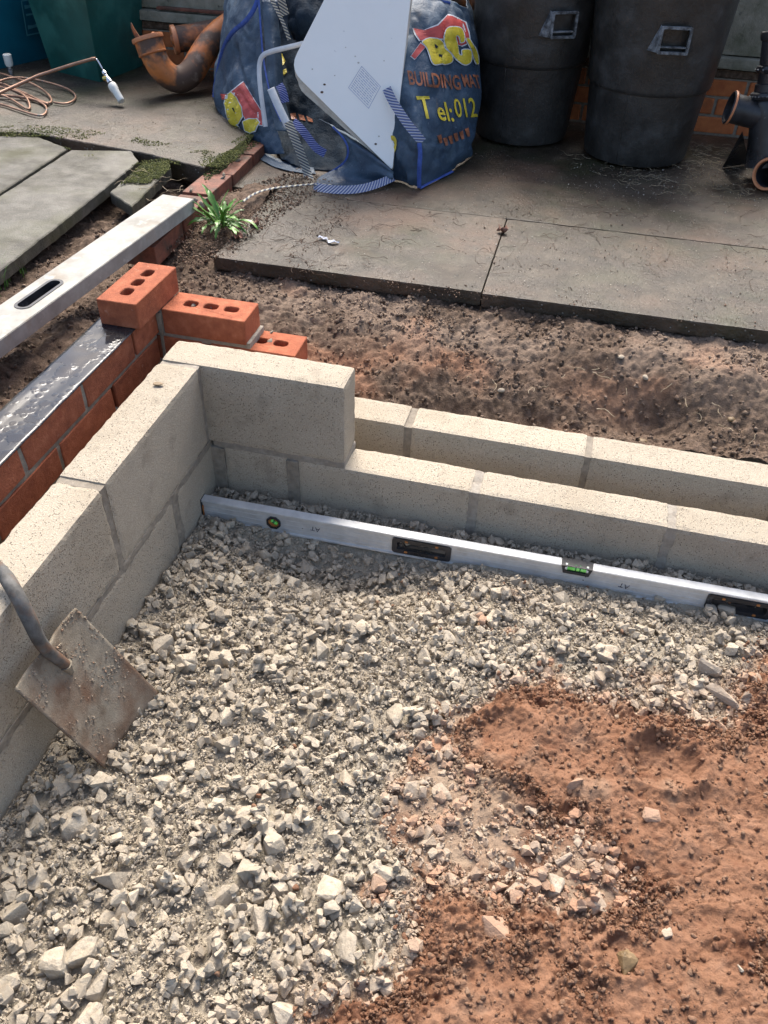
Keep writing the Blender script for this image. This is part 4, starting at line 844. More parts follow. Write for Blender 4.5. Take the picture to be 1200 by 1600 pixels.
tube('plumb_vial', [(x1-.006, .002, H_/2+.008), (x1+.009, .002, H_/2-.002)], .0048, 12, M['green_vial'], ph); tube('vial_band', [(x1-.0015, .002, H_/2+.0055), (x1+.003, .002, H_/2+.0025)], .0052, 12, M['vial_dark'], ph)
hs = holes_mesh([(v1+.0005, H_+.0015), (v1+.0065, H_-.0215), (v2-.0065, H_-.0215), (v2-.0005, H_+.0015)], [rrect((v1+v2)/2, H_-.006, (v2-v1)*.66, .016, .003, 3)[::-1]], 0, 1, name='vial_housing'); hv = link('vial_housing', upright(hs, -.001, .0258), M['black_pl'], lvl)
tube('level_vial', [((v1+v2)/2-(v2-v1)*.30, .0062, H_-.0058), ((v1+v2)/2+(v2-v1)*.30, .0062, H_-.0058)], .0078, 16, M['green_vial'], hv)
for s in (-1, 1): tube('vial_end', [((v1+v2)/2+s*(v2-v1)*.30, .0062, H_-.0058), ((v1+v2)/2+s*(v2-v1)*.37, .0062, H_-.0058)], .0082, 12, M['white_pl'], hv)
tube('vial_band', [((v1+v2)/2-.004, .0062, H_-.0058), ((v1+v2)/2-.001, .0062, H_-.0058)], .0081, 16, M['vial_dark'], hv); tube('vial_band', [((v1+v2)/2+.006, .0062, H_-.0058), ((v1+v2)/2+.009, .0062, H_-.0058)], .0081, 16, M['vial_dark'], hv)
def text_mesh(s, size=1, offset=0., ext=0., name='lettering', res=3):
    cu = bpy.data.curves.new(name, 'FONT'); cu.body = s; cu.size = size; cu.offset = offset; cu.extrude = ext; cu.resolution_u = res; cu.align_x = 'CENTER'; cu.align_y = 'CENTER'
    o = bpy.data.objects.new('t', cu); COL.objects.link(o); bpy.context.view_layer.update(); dg = bpy.context.evaluated_depsgraph_get(); me = bpy.data.meshes.new_from_object(o.evaluated_get(dg)); bpy.data.objects.remove(o); me.name = name; me.materials.clear(); return me
for (u, v, rr) in ((492, 828, math.pi+.1), (975, 917, math.pi+.15)):
    tx, tz = lv_x(u, v); t = text_mesh('AT', .019, 0, .0002, 'handwriting'); o = link('handwriting', t, M['ink'], lvl); o.location = (tx, .0030, tz); o.rotation_euler = (math.pi/2, rr, 0)
for (u, v) in ((472, 827), (911, 908), (915, 903)): tx, tz = lv_x(u, v); lbox('ink_dot', tx-.0015, tx+.0015, .0028, .0038, tz-.0015, tz+.0015, 'ink', bev=.0005)

# aluminium straight edge across the old edging
zt_ = .0; f0 = (onz(249, 303, zt_)+onz(308, 311, zt_))/2; n0 = (onz(0, 470, zt_)+onz(0, 538, zt_))/2; dv = (n0-f0)/np.linalg.norm(n0-f0); SW = .112; SL = 1.6
se = empty('straight_edge', f0, label='broad weathered aluminium straight edge with a hand slot, lying across the old brick edging', cat='straight edge'); se_rz = math.atan2(dv[1], dv[0]); se.rotation_euler = (0, 0, se_rz)
sl = (onz(60, 459, zt_)-f0); sx_ = sl@dv
me = holes_mesh([(0, -SW/2), (SL, -SW/2), (SL, SW/2), (0, SW/2)], [rrect(sx_, 0, .165, .036, .0175, 6)[::-1]], -.042, 0, name='bar'); bm = bmesh.new(); bm.from_mesh(me)
bmesh.ops.bevel(bm, geom=[e for e in bm.edges if len(e.link_faces) == 2 and e.calc_face_angle() > 1], offset=.0016, segments=2, affect='EDGES'); bm.to_mesh(me); bm.free(); link('bar', me, M['alu_old'], se)
rim = holes_mesh(rrect(sx_, 0, .176, .047, .023, 8), [rrect(sx_, 0, .160, .031, .0153, 8)[::-1]], -.044, .0018, name='slot_rim'); link('slot_rim', rim, M['black_pl'], se)

# square mouthed shovel leaning in the corner between gravel and wall
s1 = onz(243, 1083, -.352); s2 = onz(157, 1199, -.358); s3 = onx(110, 950, .024); s4 = onx(15, 1077, .028); s0 = (s1+s2+s3+s4)/4
sh = empty('shovel', (s1+s2)/2, label='rusty square mouthed shovel crusted with dirt, leaning on the left block wall', cat='shovel'); o0 = np.array(sh.location)
ex = (s1-s2+s3-s4); ex /= np.linalg.norm(ex); ey = (s3+s4-s1-s2); ey /= np.linalg.norm(ey); en = np.cross(ex, ey); en /= np.linalg.norm(en)
NX, NY = 34, 44; V = []; F = []
def blade_pt(i, j, off=0.):
    a_, b_ = i/NX, j/NY; p = (s2*(1-a_)+s1*a_)*(1-b_)+(s4*(1-a_)+s3*a_)*b_
    side = (2*a_-1); dish = .005*(side*side)+.003*abs(side)**6 + .008*math.exp(-((side)/.25)**2)*sst(.6, 1, b_); dish += .004*b_
    wob = .002*float(vn(a_*9, b_*9, 0, 77)) if j == 0 else 0
    return p+en*(dish+off)+ey*(wob*3)
for j in range(NY+1):
    for i in range(NX+1): V.append(tuple(blade_pt(i, j)-o0))
for j in range(NY):
    for i in range(NX): a = j*(NX+1)+i; F.append((a, a+1, a+NX+2, a+NX+1))
bl = link('blade', mesh_np('blade', V, F, True), M['steel'], sh); md = bl.modifiers.new('s', 'SOLIDIFY'); md.thickness = .003; md.offset = 0
# crust of dirt
V = []; Pn = []; Rr = []
for k in range(9000):
    a_, b_ = RNG.random(), RNG.random(); dens = math.exp(-((b_-.38-.25*a_+.1)/.24)**2)*.6+sst(.55, .9, b_)*(.9-.2*a_)+.015
    if RNG.random() < dens*float(sst(-.15, .35, fbm(a_*9, b_*9, 0, 88, 4, .6)))*1.2: Pn.append(blade_pt(a_*NX, b_*NY, .002)); Rr.append(.0006+.0042*RNG.random()**7)
Pn = np.array(Pn); V, F, ID = merge_rocks(CLOD_S, Pn-o0, np.array(Rr), .6); tb = RNG.random(len(Pn))
link('dirt_crust', mesh_np('dirt_crust', V, F, True, {'dark': np.clip(.7+tb*.8, 0, 1)[ID], 'stain': np.clip(RNG.normal(.1, .3, len(Pn)), 0, 1)[ID]}), M['gravel'], sh, kind='stuff')
nb = blade_pt(NX*.5, NY*.80, .004); w0 = onx(66, 1012, .040); w1 = onx(46, 968, .030); w2 = onx(24, 925, .012); w3 = onx(0, 886, -.045); w4 = w3+np.array([-.20, -.03, .25]); w5 = w4+np.array([-.30, -.05, .40])
pth = chaikin([nb-o0, w0-o0, w1-o0, w2-o0, w3-o0, w4-o0, w5-o0], 3); nP = len(pth)
tube('grip', [w5-o0+np.array([-.07, .012, -.045]), w5-o0, w5-o0+np.array([.07, -.012, .045])], .016, 12, M['neck'], sh)
tube('neck', pth, [.0092+.0030*min(1, i/nP*3) for i in range(nP)], 14, M['neck'], sh)
spth = chaikin([blade_pt(NX*.5, NY*.70, .001)-o0, blade_pt(NX*.5, NY*.75, .003)-o0, nb-o0], 2)
tube('strap', spth, [.003+.009*i/(len(spth)-1) for i in range(len(spth))], 10, M['steel'], sh)

# ================================================================== house wall at the back
yw = 2.62
hw = empty('house_wall', (0, yw, -.1), label='rendered house wall behind the bins with red brick courses at its foot', cat='wall')
me = rough_box('render_coat', (-4.2, .012, .31), (4.2, .30, .80), .25, .002, .002, 3); link('render_coat', me, M['render'], hw)
link('plinth', rough_box('plinth', (-4.2, -.028, .262), (4.2, .28, .307), .08, .002, .004, 4), M['render'], hw)
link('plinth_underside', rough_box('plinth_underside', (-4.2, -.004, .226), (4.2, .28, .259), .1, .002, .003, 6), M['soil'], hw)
link('mortar', rough_box('mortar', (-4.2, .006, -.05), (4.2, .28, .224), .2, .001, .001, 7), M['mortar_dark'], hw)
for c in range(3):
    x = -2.2+(.1125 if c % 2 else 0)
    while x < 2.6:
        o = link('brick', rough_box('brick', (x, 0, .003+.0745*c), (x+.215, .10, .003+.0745*c+.066), .05, .0012, .003, int(x*50)+c), M['wall_brick'], hw); x += .225
link('lath', rough_box('lath', (-1.30, -.028, .312), (-.55, .006, .327), .05, .002, .003, 8), M['old_brick'], hw)

# ================================================================== black bins
def bin_(cx, cy, r0, r1, rl, zl, lab, hu, hv_, hw_, hh_, seed, lean):
    t = empty('dustbin', (cx, cy, -.100), label=lab, cat='bin'); t.rotation_euler = (0, lean, 0)
    prof = [(0, .004), (r0-.02, .004), (r0-.004, .010), (r0, .022)]+[(r0+(r1-r0)*k/8, .022+(zl-.022)*k/8) for k in range(1, 9)]+[(rl-.004, zl-.003), (rl+.001, zl+.003), (rl+.003, zl+.010), (rl+.004, zl+.02)]+[(rl+.004+.022*k/6, zl+.02+.33*k/6) for k in range(1, 7)]+[(rl+.045, zl+.37), (rl+.045, zl+.40), (rl+.012, zl+.40), (rl+.005, zl+.36), (r0, .05), (0, .05)]
    lathe('bin_body', prof, M['black'], t, 72, jit=.006)
    # moulded grab handle on the band: a sloping hood with a square pocket
    p = ony(hu, hv_, cy-rl-.02); ang = math.atan2(p[1]-cy+0., p[0]-cx); ang = -math.pi/2+(p[0]-cx)/(rl)*.9; zc = p[2]+.1
    hd = empty('grab_handle', (0, 0, 0)); hd.parent = t; hd.location = (math.cos(ang)*(rl+.012), math.sin(ang)*(rl+.012), zc); hd.rotation_euler = (0, 0, ang+math.pi/2)
    w, h = hw_, hh_
    fr = holes_mesh(rrect(0, 0, w+.018, h+.018, .006, 3), [rrect(0, 0, w, h, .003, 3)[::-1]], 0, 1, name='handle_rim'); link('handle_rim', upright(fr, -.034, -.024), M['scuff'], hd)
    fr = holes_mesh(rrect(0, 0, w+.009, h+.009, .005, 3), [rrect(0, 0, w+.001, h+.001, .003, 3)[::-1]], 0, 1, name='handle_box'); link('handle_box', upright(fr, -.0245, .02), M['black'], hd)
    link('pocket_back', upright(holes_mesh(rrect(0, 0, w, h, .003, 3), [], 0, 1, name='pocket_back'), .004, .012), M['black'], hd)
    lbox('grip_bar', -w/2, w/2, -.028, -.012, -h/2+.010, -h/2+.015, 'scuff', hd, .001)
    for s in (-1, 1):                    # hood cheeks
        V = [(s*(w/2+.005), -.030, h/2+.004), (s*(w/2+.005), -.030, -h/2-.006), (s*(w/2+.005), .02, h/2+.01), (s*(w/2+.036), .012, -h/2-.006), (s*(w/2+.007), .02, h/2+.01), (s*(w/2+.005), .02, -h/2-.006)]
        F = [(0, 1, 3, 4), (0, 4, 2), (1, 5, 3), (0, 2, 5, 1), (2, 4, 3, 5)]; me = bpy.data.meshes.new('handle_cheek'); me.from_pydata(V, [], F); bm = bmesh.new(); bm.from_mesh(me); bmesh.ops.recalc_face_normals(bm, faces=bm.faces[:]); bm.to_mesh(me); bm.free(); link('handle_cheek', me, M['scuff'] if s < 0 else M['black'], hd)
    tube('mould_seam', [(math.cos(-1.9)*(r0+(r1-r0)*k/8+.0005), math.sin(-1.9)*(r0+(r1-r0)*k/8+.0005), .03+(zl-.03)*k/8) for k in range(9)], .0015, 5, M['black'], t)
    return t
bin_(.478, 2.335, .196, .222, .229, .305, 'black dustbin standing against the printed bag, its pocket handle near the top', 880, 40, .088, .072, 1, .0)
bin_(.962, 2.225, .207, .228, .236, .275, 'black dustbin on the right, next to the black pipe fittings', 1053, 62, .092, .070, 2, .0)

# ================================================================== builders bag and the white panel
bag = empty('builders_bag', (-.1, 1.75, -.1), label='crumpled navy woven builders bag with red and yellow print and striped webbing handles', cat='bag'); BO = np.array(bag.location)
def cr1(P, t):
    n = len(P)-1; i = min(int(t*n), n-1); f = t*n-i; p0, p1, p2, p3 = P[max(i-1, 0)], P[i], P[i+1], P[min(i+2, n)]
    return .5*((2*p1)+(-p0+p2)*f+(2*p0-5*p1+4*p2-p3)*f*f+(-p0+3*p1-3*p2+p3)*f**3)
def sheet(name, rows, m, parent, nu=44, nv=54, wr=.006, seed=0, th=.0022, sc=7, folds=(), **k):
    """cloth through control points (px, py, depth) or ('w', x, y, z)"""
    def cpt(c):
        if c[0] == 'w': return np.array(c[1:], float)
        if c[0] == 'g': return onz(c[1], c[2], -.0965)
        g = ony(*c); return g if g[2] > -.097 else onz(c[0], c[1], -.0965)
    G = [[cpt(c) for c in r] for r in rows]
    V = np.empty((nv+1, nu+1, 3))
    for i in range(nu+1):
        cols = [cr1(r, i/nu) for r in G]
        for j in range(nv+1): V[j, i] = cr1(cols, j/nv)
    N = np.cross(np.gradient(V, axis=1), np.gradient(V, axis=0)); N /= np.linalg.norm(N, axis=2)[..., None]+1e-9
    x, y, z = V[..., 0], V[..., 1], V[..., 2]
    d_ = wr*(fbm(x*sc+seed, y*sc, z*sc*.8, seed, 3)+.7*(1-2*np.abs(fbm(x*sc*1.4+seed, y*sc, z*sc*.9, seed+5, 3)))**3-.3)
    for (u0, v0, u1, v1, w_, a_) in folds:   # creases running between two grid places
        U, Vv = np.meshgrid(np.arange(nu+1)/nu, np.arange(nv+1)/nv); e = np.array([u1-u0, v1-v0]); tt = np.clip(((U-u0)*e[0]+(Vv-v0)*e[1])/(e@e), 0, 1); dd = np.hypot(U-u0-tt*e[0], Vv-v0-tt*e[1]); d_ = d_+a_*np.exp(-(dd/w_)**2)
    V = V+N*d_[..., None]; V[..., 2] = np.maximum(V[..., 2], -.0975)
    idx = np.arange((nu+1)*(nv+1)).reshape(nv+1, nu+1); F = np.stack([idx[:-1, :-1], idx[1:, :-1], idx[1:, 1:], idx[:-1, 1:]], -1).reshape(-1, 4)
    VV = V.reshape(-1, 3)-BO; o = link(name, mesh_np(name, VV, F, True), m, parent, **k); md = o.modifiers.new('s', 'SOLIDIFY'); md.thickness = th; md.offset = -1
    return o, BVHTree.FromPolygons([tuple(v) for v in VV+BO], [tuple(f) for f in F])
right_rows = [[('w', -.02, 2.22, .42), (612, -14, 1.93), (640, -6, 1.90), (672, -10, 1.95), (706, -2, 2.03), (730, 12, 2.13), ('w', .20, 2.32, .40)],
              [('w', -.04, 2.10, .35), (608, 40, 1.84), (632, 30, 1.80), (668, 26, 1.84), (708, 34, 1.93), (738, 50, 2.07), ('w', .24, 2.34, .30)],
              [('w', -.03, 2.02, .25), (604, 85, 1.78), (630, 85, 1.72), (668, 90, 1.76), (708, 98, 1.87), (746, 110, 2.04), ('w', .25, 2.34, .2)],
              [('w', -.02, 1.9, .15), (600, 135, 1.72), (628, 140, 1.65), (664, 145, 1.68), (706, 148, 1.82), (748, 150, 2.02), ('w', .25, 2.32, .12)],
              [('w', -.02, 1.8, .06), (600, 190, 1.66), (624, 190, 1.62), (656, 195, 1.60), (704, 196, 1.76), (744, 195, 2.00), ('w', .24, 2.28, .05)],
              [('w', .0, 1.72, -.04), (600, 235, 1.62), (624, 238, 1.60), (656, 240, 1.55), (702, 238, 1.72), (738, 228, 1.92), ('w', .24, 2.2, -.03)],
              [('w', .02, 1.70, -.096), ('g', 604, 276), ('g', 628, 284), ('g', 656, 291), ('g', 700, 268), ('g', 737, 240), ('w', .22, 2.1, -.096)]]
rp, RB = sheet('right_panel', right_rows, M['bag'], bag, 84, 84, .012, 3, sc=9, folds=((.30, .62, .42, .95, .035, -.012), (.20, .55, .34, .86, .03, -.010), (.45, .60, .80, .72, .04, -.006), (.5, .86, .9, .8, .05, .008), (.35, .3, .5, .45, .05, -.005)))
left_rows = [[('w', -.86, 2.5, .36), (352, -14, 2.28), (366, -14, 2.16), (385, -14, 2.05), (410, -14, 1.98)],
             [('w', -.86, 2.45, .25), (346, 40, 2.22), (360, 40, 2.05), (384, 42, 1.95), (410, 40, 1.92)],
             [('w', -.86, 2.4, .18), (340, 90, 2.16), (356, 90, 1.98), (382, 92, 1.90), (412, 90, 1.87)],
             [('w', -.84, 2.3, .1), (334, 140, 2.10), (352, 142, 1.92), (384, 144, 1.82), (420, 146, 1.80)],
             [('w', -.8, 2.2, .05), (344, 172, 2.02), (362, 178, 1.86), (392, 186, 1.77), (430, 186, 1.76)],
             [('w', -.75, 2.1, -.02), (358, 192, 1.94), (376, 202, 1.82), (404, 216, 1.74), (436, 214, 1.71)],
             [('w', -.7, 2.0, -.03), (372, 210, 1.87), (392, 226, 1.78), (416, 240, 1.71), (444, 240, 1.67)]]
lp, LB = sheet('left_panel', left_rows, M['bag'], bag, 60, 84, .013, 13, sc=10, folds=((.45, .45, .62, .30, .04, .012), (.62, .30, .8, .52, .03, .010), (.42, .42, .40, .72, .03, .008)))
sheet('bottom_roll', [[(372, 205, 1.90), (398, 226, 1.78), (430, 246, 1.70), (462, 256, 1.66), (490, 262, 1.65)], [(374, 216, 1.86), (400, 240, 1.74), (432, 258, 1.665), (464, 266, 1.63), (492, 268, 1.63)], [(384, 222, 1.92), (404, 246, 1.80), (434, 262, 1.72), (466, 269, 1.68), (494, 271, 1.68)]], M['bag'], bag, 40, 14, .003, 23, sc=20)
_, LN = sheet('lining', [[(396, -16, 2.36), (440, -16, 2.36), (500, -16, 2.36), (560, -16, 2.3), (620, -16, 2.2)], [(404, 60, 2.2), (440, 60, 2.25), (500, 60, 2.2), (560, 60, 2.15), (615, 60, 2.05)], [(410, 140, 1.98), (450, 140, 2.05), (500, 140, 2.0), (560, 140, 1.95), (610, 140, 1.88)], [(420, 200, 1.86), (455, 200, 1.90), (500, 200, 1.86), (560, 210, 1.8), (605, 210, 1.76)], [(440, 250, 1.72), (465, 262, 1.72), (510, 266, 1.70), (560, 270, 1.68), (604, 272, 1.66)]],
      M['bag_in'], bag, 60, 50, .022, 33, sc=9)
sheet('crumpled_flap', [[(440, -16, 2.06), (470, -16, 2.0), (500, -16, 2.05), (530, -16, 2.08)], [(446, 20, 2.0), (470, 16, 1.94), (498, 20, 1.98), (520, 24, 2.05)], [(452, 42, 1.98), (472, 50, 1.92), (492, 44, 1.95), (508, 50, 2.0)], [(460, 60, 2.04), (474, 72, 1.98), (488, 66, 2.0), (498, 70, 2.04)]], M['bag_in'], bag, 40, 30, .014, 43, sc=14)
sheet('inner_strip', [[(408, 0, 1.96), (420, 0, 1.95), (434, 0, 1.98)], [(414, 80, 1.86), (428, 80, 1.85), (440, 80, 1.9)], [(420, 150, 1.79), (434, 150, 1.78), (446, 160, 1.82)], [(432, 205, 1.72), (446, 205, 1.70), (462, 208, 1.74)]], M['bag'], bag, 14, 40, .006, 53, sc=12)
# cloth folded out below the panel, with a dark open mouth on its left
fold_rows = [[(498, 186, 1.72), (520, 196, 1.69), (556, 218, 1.66), (606, 258, 1.60)], [(524, 200, 1.63), (540, 212, 1.61), (572, 236, 1.58), (612, 266, 1.545)], [(541, 226, 1.60), (556, 240, 1.58), (584, 256, 1.56), (614, 272, 1.54)], [(534, 258, 1.60), (552, 264, 1.57), (584, 270, 1.55), (614, 279, 1.53)], [(500, 276, 1.62), (536, 280, 1.585), (580, 284, 1.56), (612, 283, 1.545)], [('g', 494, 287), ('g', 532, 294), ('g', 578, 292), ('g', 612, 286)]]
sheet('front_fold', fold_rows, M['bag'], bag, 40, 40, .004, 63, sc=14)
def ribbon(name, pts, w, m, parent=bag, twist=None, th=.0010, up=None, sm=2, rep=12):
    P = chaikin([ony(*p) if p[0] != 'w' else p[1:] for p in pts], sm); n = len(P); V = []; F = []; uv = []; L_ = 0
    cam_ = Vector(CAM_LOC)
    for i in range(n):
        t = (P[min(i+1, n-1)]-P[max(i-1, 0)]).normalized(); nrm = (cam_-P[i]).normalized() if up is None else Vector(up); s = t.cross(nrm).normalized()
        if i: L_ += (P[i]-P[i-1]).length
        for k in (-1, 0, 1): V.append(P[i]+s*w/2*k+nrm*0.-Vector(BO)*(parent is bag)); uv.append((L_*rep, k*w*rep/2))
    for i in range(n-1):
        for k in (0, 1): a = i*3+k; F.append((a, a+1, a+4, a+3))
    me = mesh_np(name, [v[:] for v in V], F, name != 'webbing_handle'); ul = me.uv_layers.new(name='UVMap')
    for l in me.loops: ul.data[l.index].uv = uv[l.vertex_index]
    o = link(name, me, m, parent); md = o.modifiers.new('s', 'SOLIDIFY'); md.thickness = th; md.offset = -1; return o
ribbon('webbing_handle', [(450, 190, 1.60), (460, 215, 1.575), (470, 240, 1.56), (480, 270, 1.55), (490, 301, 1.475)], .032, M['web_cream'], rep=7)
ribbon('webbing_handle', [(458, 190, 1.66), (470, 200, 1.64), (482, 216, 1.63), (494, 232, 1.62), (508, 240, 1.62)], .030, M['web_navy'], rep=7)
ribbon('webbing_handle', [(604, 138, 1.62), (612, 156, 1.60), (626, 178, 1.575), (640, 198, 1.56), (652, 212, 1.55), (660, 222, 1.55)], .032, M['web_blue'], rep=7)
ribbon('webbing_handle', [tuple(['w']+list(onz(u_, v_, z_))) for u_, v_, z_ in ((490, 292, -.09), (524, 297, -.088), (560, 296, -.085), (590, 288, -.08), (614, 277, -.07))], .030, M['web_blue'], rep=7, up=(0, -.8, .6))
ribbon('webbing_handle', [(418, -12, 1.93), (430, 10, 1.91), (442, 34, 1.89), (452, 62, 1.88)], .014, M['web_cream'], rep=7); ribbon('webbing_handle', [(436, -12, 1.90), (440, 2, 1.9), (446, 24, 1.9)], .030, M['web_cream'], rep=7)
ribbon('webbing_handle', [(436, 132, 1.72), (442, 142, 1.71), (446, 160, 1.70)], .030, M['web_navy'], rep=7)
ribbon('loose_strap', [(379, 315, 1.17), (400, 300, 1.24), (430, 293, 1.31), (460, 290, 1.36), (490, 287, 1.42), (520, 289, 1.45)], .010, M['web_cream'], up=(0, -.3, 1), rep=4)
ribbon('white_strap', [(474, 68, 1.78), (450, 74, 1.77), (424, 80, 1.76), (410, 86, 1.755), (405, 98, 1.75), (405, 120, 1.73), (408, 150, 1.71), (412, 176, 1.70), (415, 198, 1.69)], .0175, M['white_strap'], sm=3)
ribbon('care_label', [(423, 138, 1.70), (430, 155, 1.685), (440, 176, 1.67), (450, 197, 1.655)], .029, M['white_strap'])
ribbon('piping', [(404, -8, 1.965), (399, 12, 1.95), (384, 34, 1.93), (362, 50, 1.96), (349, 74, 2.02), (342, 104, 2.06), (336, 136, 2.05), (335, 152, 2.03)], .017, M['blue_trim'], sm=3)
ribbon('piping', [(404, -5, 1.95), (407, 40, 1.91), (411, 90, 1.86), (418, 130, 1.80), (426, 160, 1.76), (440, 190, 1.70)], .007, M['blue_trim'])
ribbon('piping', [(520, 198, 1.60), (536, 214, 1.585), (545, 232, 1.58), (542, 250, 1.58), (526, 264, 1.585), (502, 276, 1.59)], .007, M['blue_trim'])
ribbon('piping', [(655, 224, 1.545), (657, 240, 1.535), (655, 262, 1.525), tuple(['w']+list(onz(655, 294, -.094)))], .016, M['blue_trim'])
ribbon('piping', [tuple(['w']+list(onz(u_, v_, -.094))) for u_, v_ in ((656, 294), (668, 287), (684, 279), (708, 267))], .011, M['blue_trim'], up=(0, -.7, .7))
ribbon('piping', [(610, -6, 1.90), (640, 0, 1.87), (668, -2, 1.92), (704, 5, 2.0)], .010, M['blue_trim'])
# ---- print, laid on the cloth
CAMV = Vector(CAM_LOC)
def on_cloth(tree, u, v, off):
    r = Vector(ray(u, v)).normalized(); h = tree.ray_cast(CAMV, r)
    if h[0] is None: return None
    n = h[1] if h[1].dot(r) < 0 else -h[1]; return h[0]+n*off
def print_shape(name, pts, tree, m, off=.0035, step=5., tris=None):
    """polygon given as it appears, cut fine and laid on the cloth"""
    if tris is None:
        T = geometry.tessellate_polygon([[Vector((p[0], p[1], 0)) for p in pts]]); bm = bmesh.new(); vs = [bm.verts.new((p[0], p[1], 0)) for p in pts]
        for t in T:
            try: bm.faces.new([vs[i] for i in t])
            except ValueError: pass
    else:
        bm = bmesh.new(); vs = [bm.verts.new((p[0], p[1], 0)) for p in tris[0]]
        for t in tris[1]:
            try: bm.faces.new([vs[i] for i in t])
            except ValueError: pass
    for _ in range(6):
        es = [e for e in bm.edges if e.calc_length() > step]
        if not es: break
        bmesh.ops.subdivide_edges(bm, edges=es, cuts=1); bmesh.ops.triangulate(bm, faces=bm.faces[:])
    dead = []
    for v in bm.verts:
        q = on_cloth(tree, v.co.x, v.co.y, off)
        if q is None: dead.append(v)
        else: v.co = q-Vector(BO)
    bmesh.ops.delete(bm, geom=dead, context='VERTS')
    # drop pieces stretched over the silhouette
    bad = [f for f in bm.faces if max(e.calc_length() for e in f.edges) > .09]; bmesh.ops.delete(bm, geom=bad, context='FACES')
    me = bpy.data.meshes.new(name); bm.to_mesh(me); bm.free(); return link(name, me, m, bag)
def print_text(name, s, tree, m, c, size, off=.0042, bold=.0, ax=(1, 0), ay=(0, 1), step=4.):
    """lettering: text plane -> place on the cloth; ax, ay are the letters' right and down directions"""
    me = text_mesh(s, 1, bold, 0, name, 4); P = [(c[0]+size*(v.co.x*ax[0]-v.co.y*ay[0]), c[1]+size*(v.co.x*ax[1]-v.co.y*ay[1])) for v in me.vertices]; T = [tuple(f.vertices) for f in me.polygons]; bpy.data.meshes.remove(me)
    T3 = [(t[0], t[k], t[k+1]) for t in T for k in range(1, len(t)-1)]
    return print_shape(name, None, tree, m, off, step, (P, T3))
def grow(P, k): c = np.mean(P, 0); return [tuple(c+(np.array(p)-c)*(1+k/np.linalg.norm(np.array(p)-c))) for p in P]
roof = [(646, 45), (662, 48), (684, 40), (698, 25), (706, 26), (716, 31), (726, 36), (731, 52), (733, 66), (720, 72), (705, 66), (690, 60), (672, 62), (656, 64), (650, 55)]
print_shape('print_outline', grow(roof, 2.2), RB, M['white_print'], .0030); print_shape('print_roof', roof, RB, M['red_print'], .0038)
leg_ = [(642, 88), (656, 68), (664, 74), (648, 93)]; print_shape('print_outline', grow(leg_, 1.5), RB, M['white_print'], .0030); print_shape('print_roof', leg_, RB, M['red_print'], .0038)
def offp(P, k):                          # push an outline outwards
    P = [np.array(q, float) for q in P]; n = len(P); A_ = sum(P[i][0]*P[(i+1) % n][1]-P[(i+1) % n][0]*P[i][1] for i in range(n)); sg = 1 if A_ > 0 else -1; O = []
    for i in range(n):
        e = P[(i+1) % n]-P[i-1]; e /= np.linalg.norm(e)+1e-9; O.append(tuple(P[i]+sg*k*np.array([e[1], -e[0]])))
    return O
def smoothp(P): return [(q.x, q.y) for q in chaikin([(a, b, 0) for a, b in P], 1, True)]
LB_ = [(658, 66), (668, 61), (680, 60), (688, 63), (692, 70), (692, 76), (698, 80), (704, 86), (706, 93), (703, 98), (696, 100), (686, 100), (677, 102), (673, 96), (670, 85), (667, 76), (662, 70)]
LC_ = [(694, 52), (692, 60), (694, 70), (698, 77), (704, 83), (710, 91), (716, 97), (723, 101), (729, 101), (734, 97), (735, 90), (734, 78), (720, 78), (721, 84), (721, 87), (718, 87), (715, 84), (714, 76), (712, 66), (710, 58), (712, 55), (716, 57), (718, 63), (718, 67), (724, 66), (724, 58), (722, 50), (719, 45), (712, 43), (703, 43), (697, 46)]
LM_ = [(726, 60), (731, 61), (736, 69), (741, 76), (745, 88), (746, 101), (742, 101), (738, 89), (735, 78), (731, 71)]
for k_, q_ in enumerate((LB_, LC_, LM_)):
    print_shape('print_outline', smoothp(offp(q_, 1.6)), RB, M['white_print'], .0044+.0004*k_); print_shape('print_letter', smoothp(q_), RB, M['yellow_print'], .0058+.0004*k_)
for q_ in ([(677, 69), (682, 73), (681, 77), (678, 75)], [(683, 86), (690, 86), (689, 91), (684, 90)]): print_shape('print_counter', q_, RB, M['bag_in'], .0070)
print_text('print_line', 'BUILDING', RB, M['orange_print'], (678, 127), 22.5, .0040, .022, (.80, .08), (.22, 1.35)); print_text('print_line', 'MAT', RB, M['orange_print'], (735, 128), 22, .0040, .022, (.62, .06), (.40, 1.3))
print_text('print_line', 'T', RB, M['yellow_print'], (664, 170), 54, .0040, .014, (.62, -.02), (.22, .92)); print_text('print_line', 'el:', RB, M['yellow_print'], (694, 176), 46, .0040, .014, (.60, .06), (.22, .92)); print_text('print_line', '012', RB, M['yellow_print'], (726, 170), 46, .0040, .012, (.50, -.02), (.16, .9))
for k_, (u_, v_) in enumerate(((685, 217), (694, 221), (702, 218), (710, 214), (719, 211), (728, 207))): print_shape('print_line', [(u_-3, v_-5), (u_+3, v_-7), (u_+4, v_-1), (u_+5, v_+6), (u_+1, v_+7), (u_-1, v_+1)], RB, M['orange_print'], .0040)
print_text('print_line', 'o', RB, M['yellow_print'], (613, 222), 60, .0045, .02, (.5, 0), (0, 1))
q = [(363, 143), (381, 129), (408, 173), (410, 196), (386, 190)]; print_shape('print_outline', grow(q, 1.8), LB, M['white_print'], .0030); print_shape('print_roof', q, LB, M['red_print'], .0038)
q = [(345, 147), (355, 147), (355, 156), (348, 156)]; print_shape('print_roof', q, LB, M['red_print'], .0038)
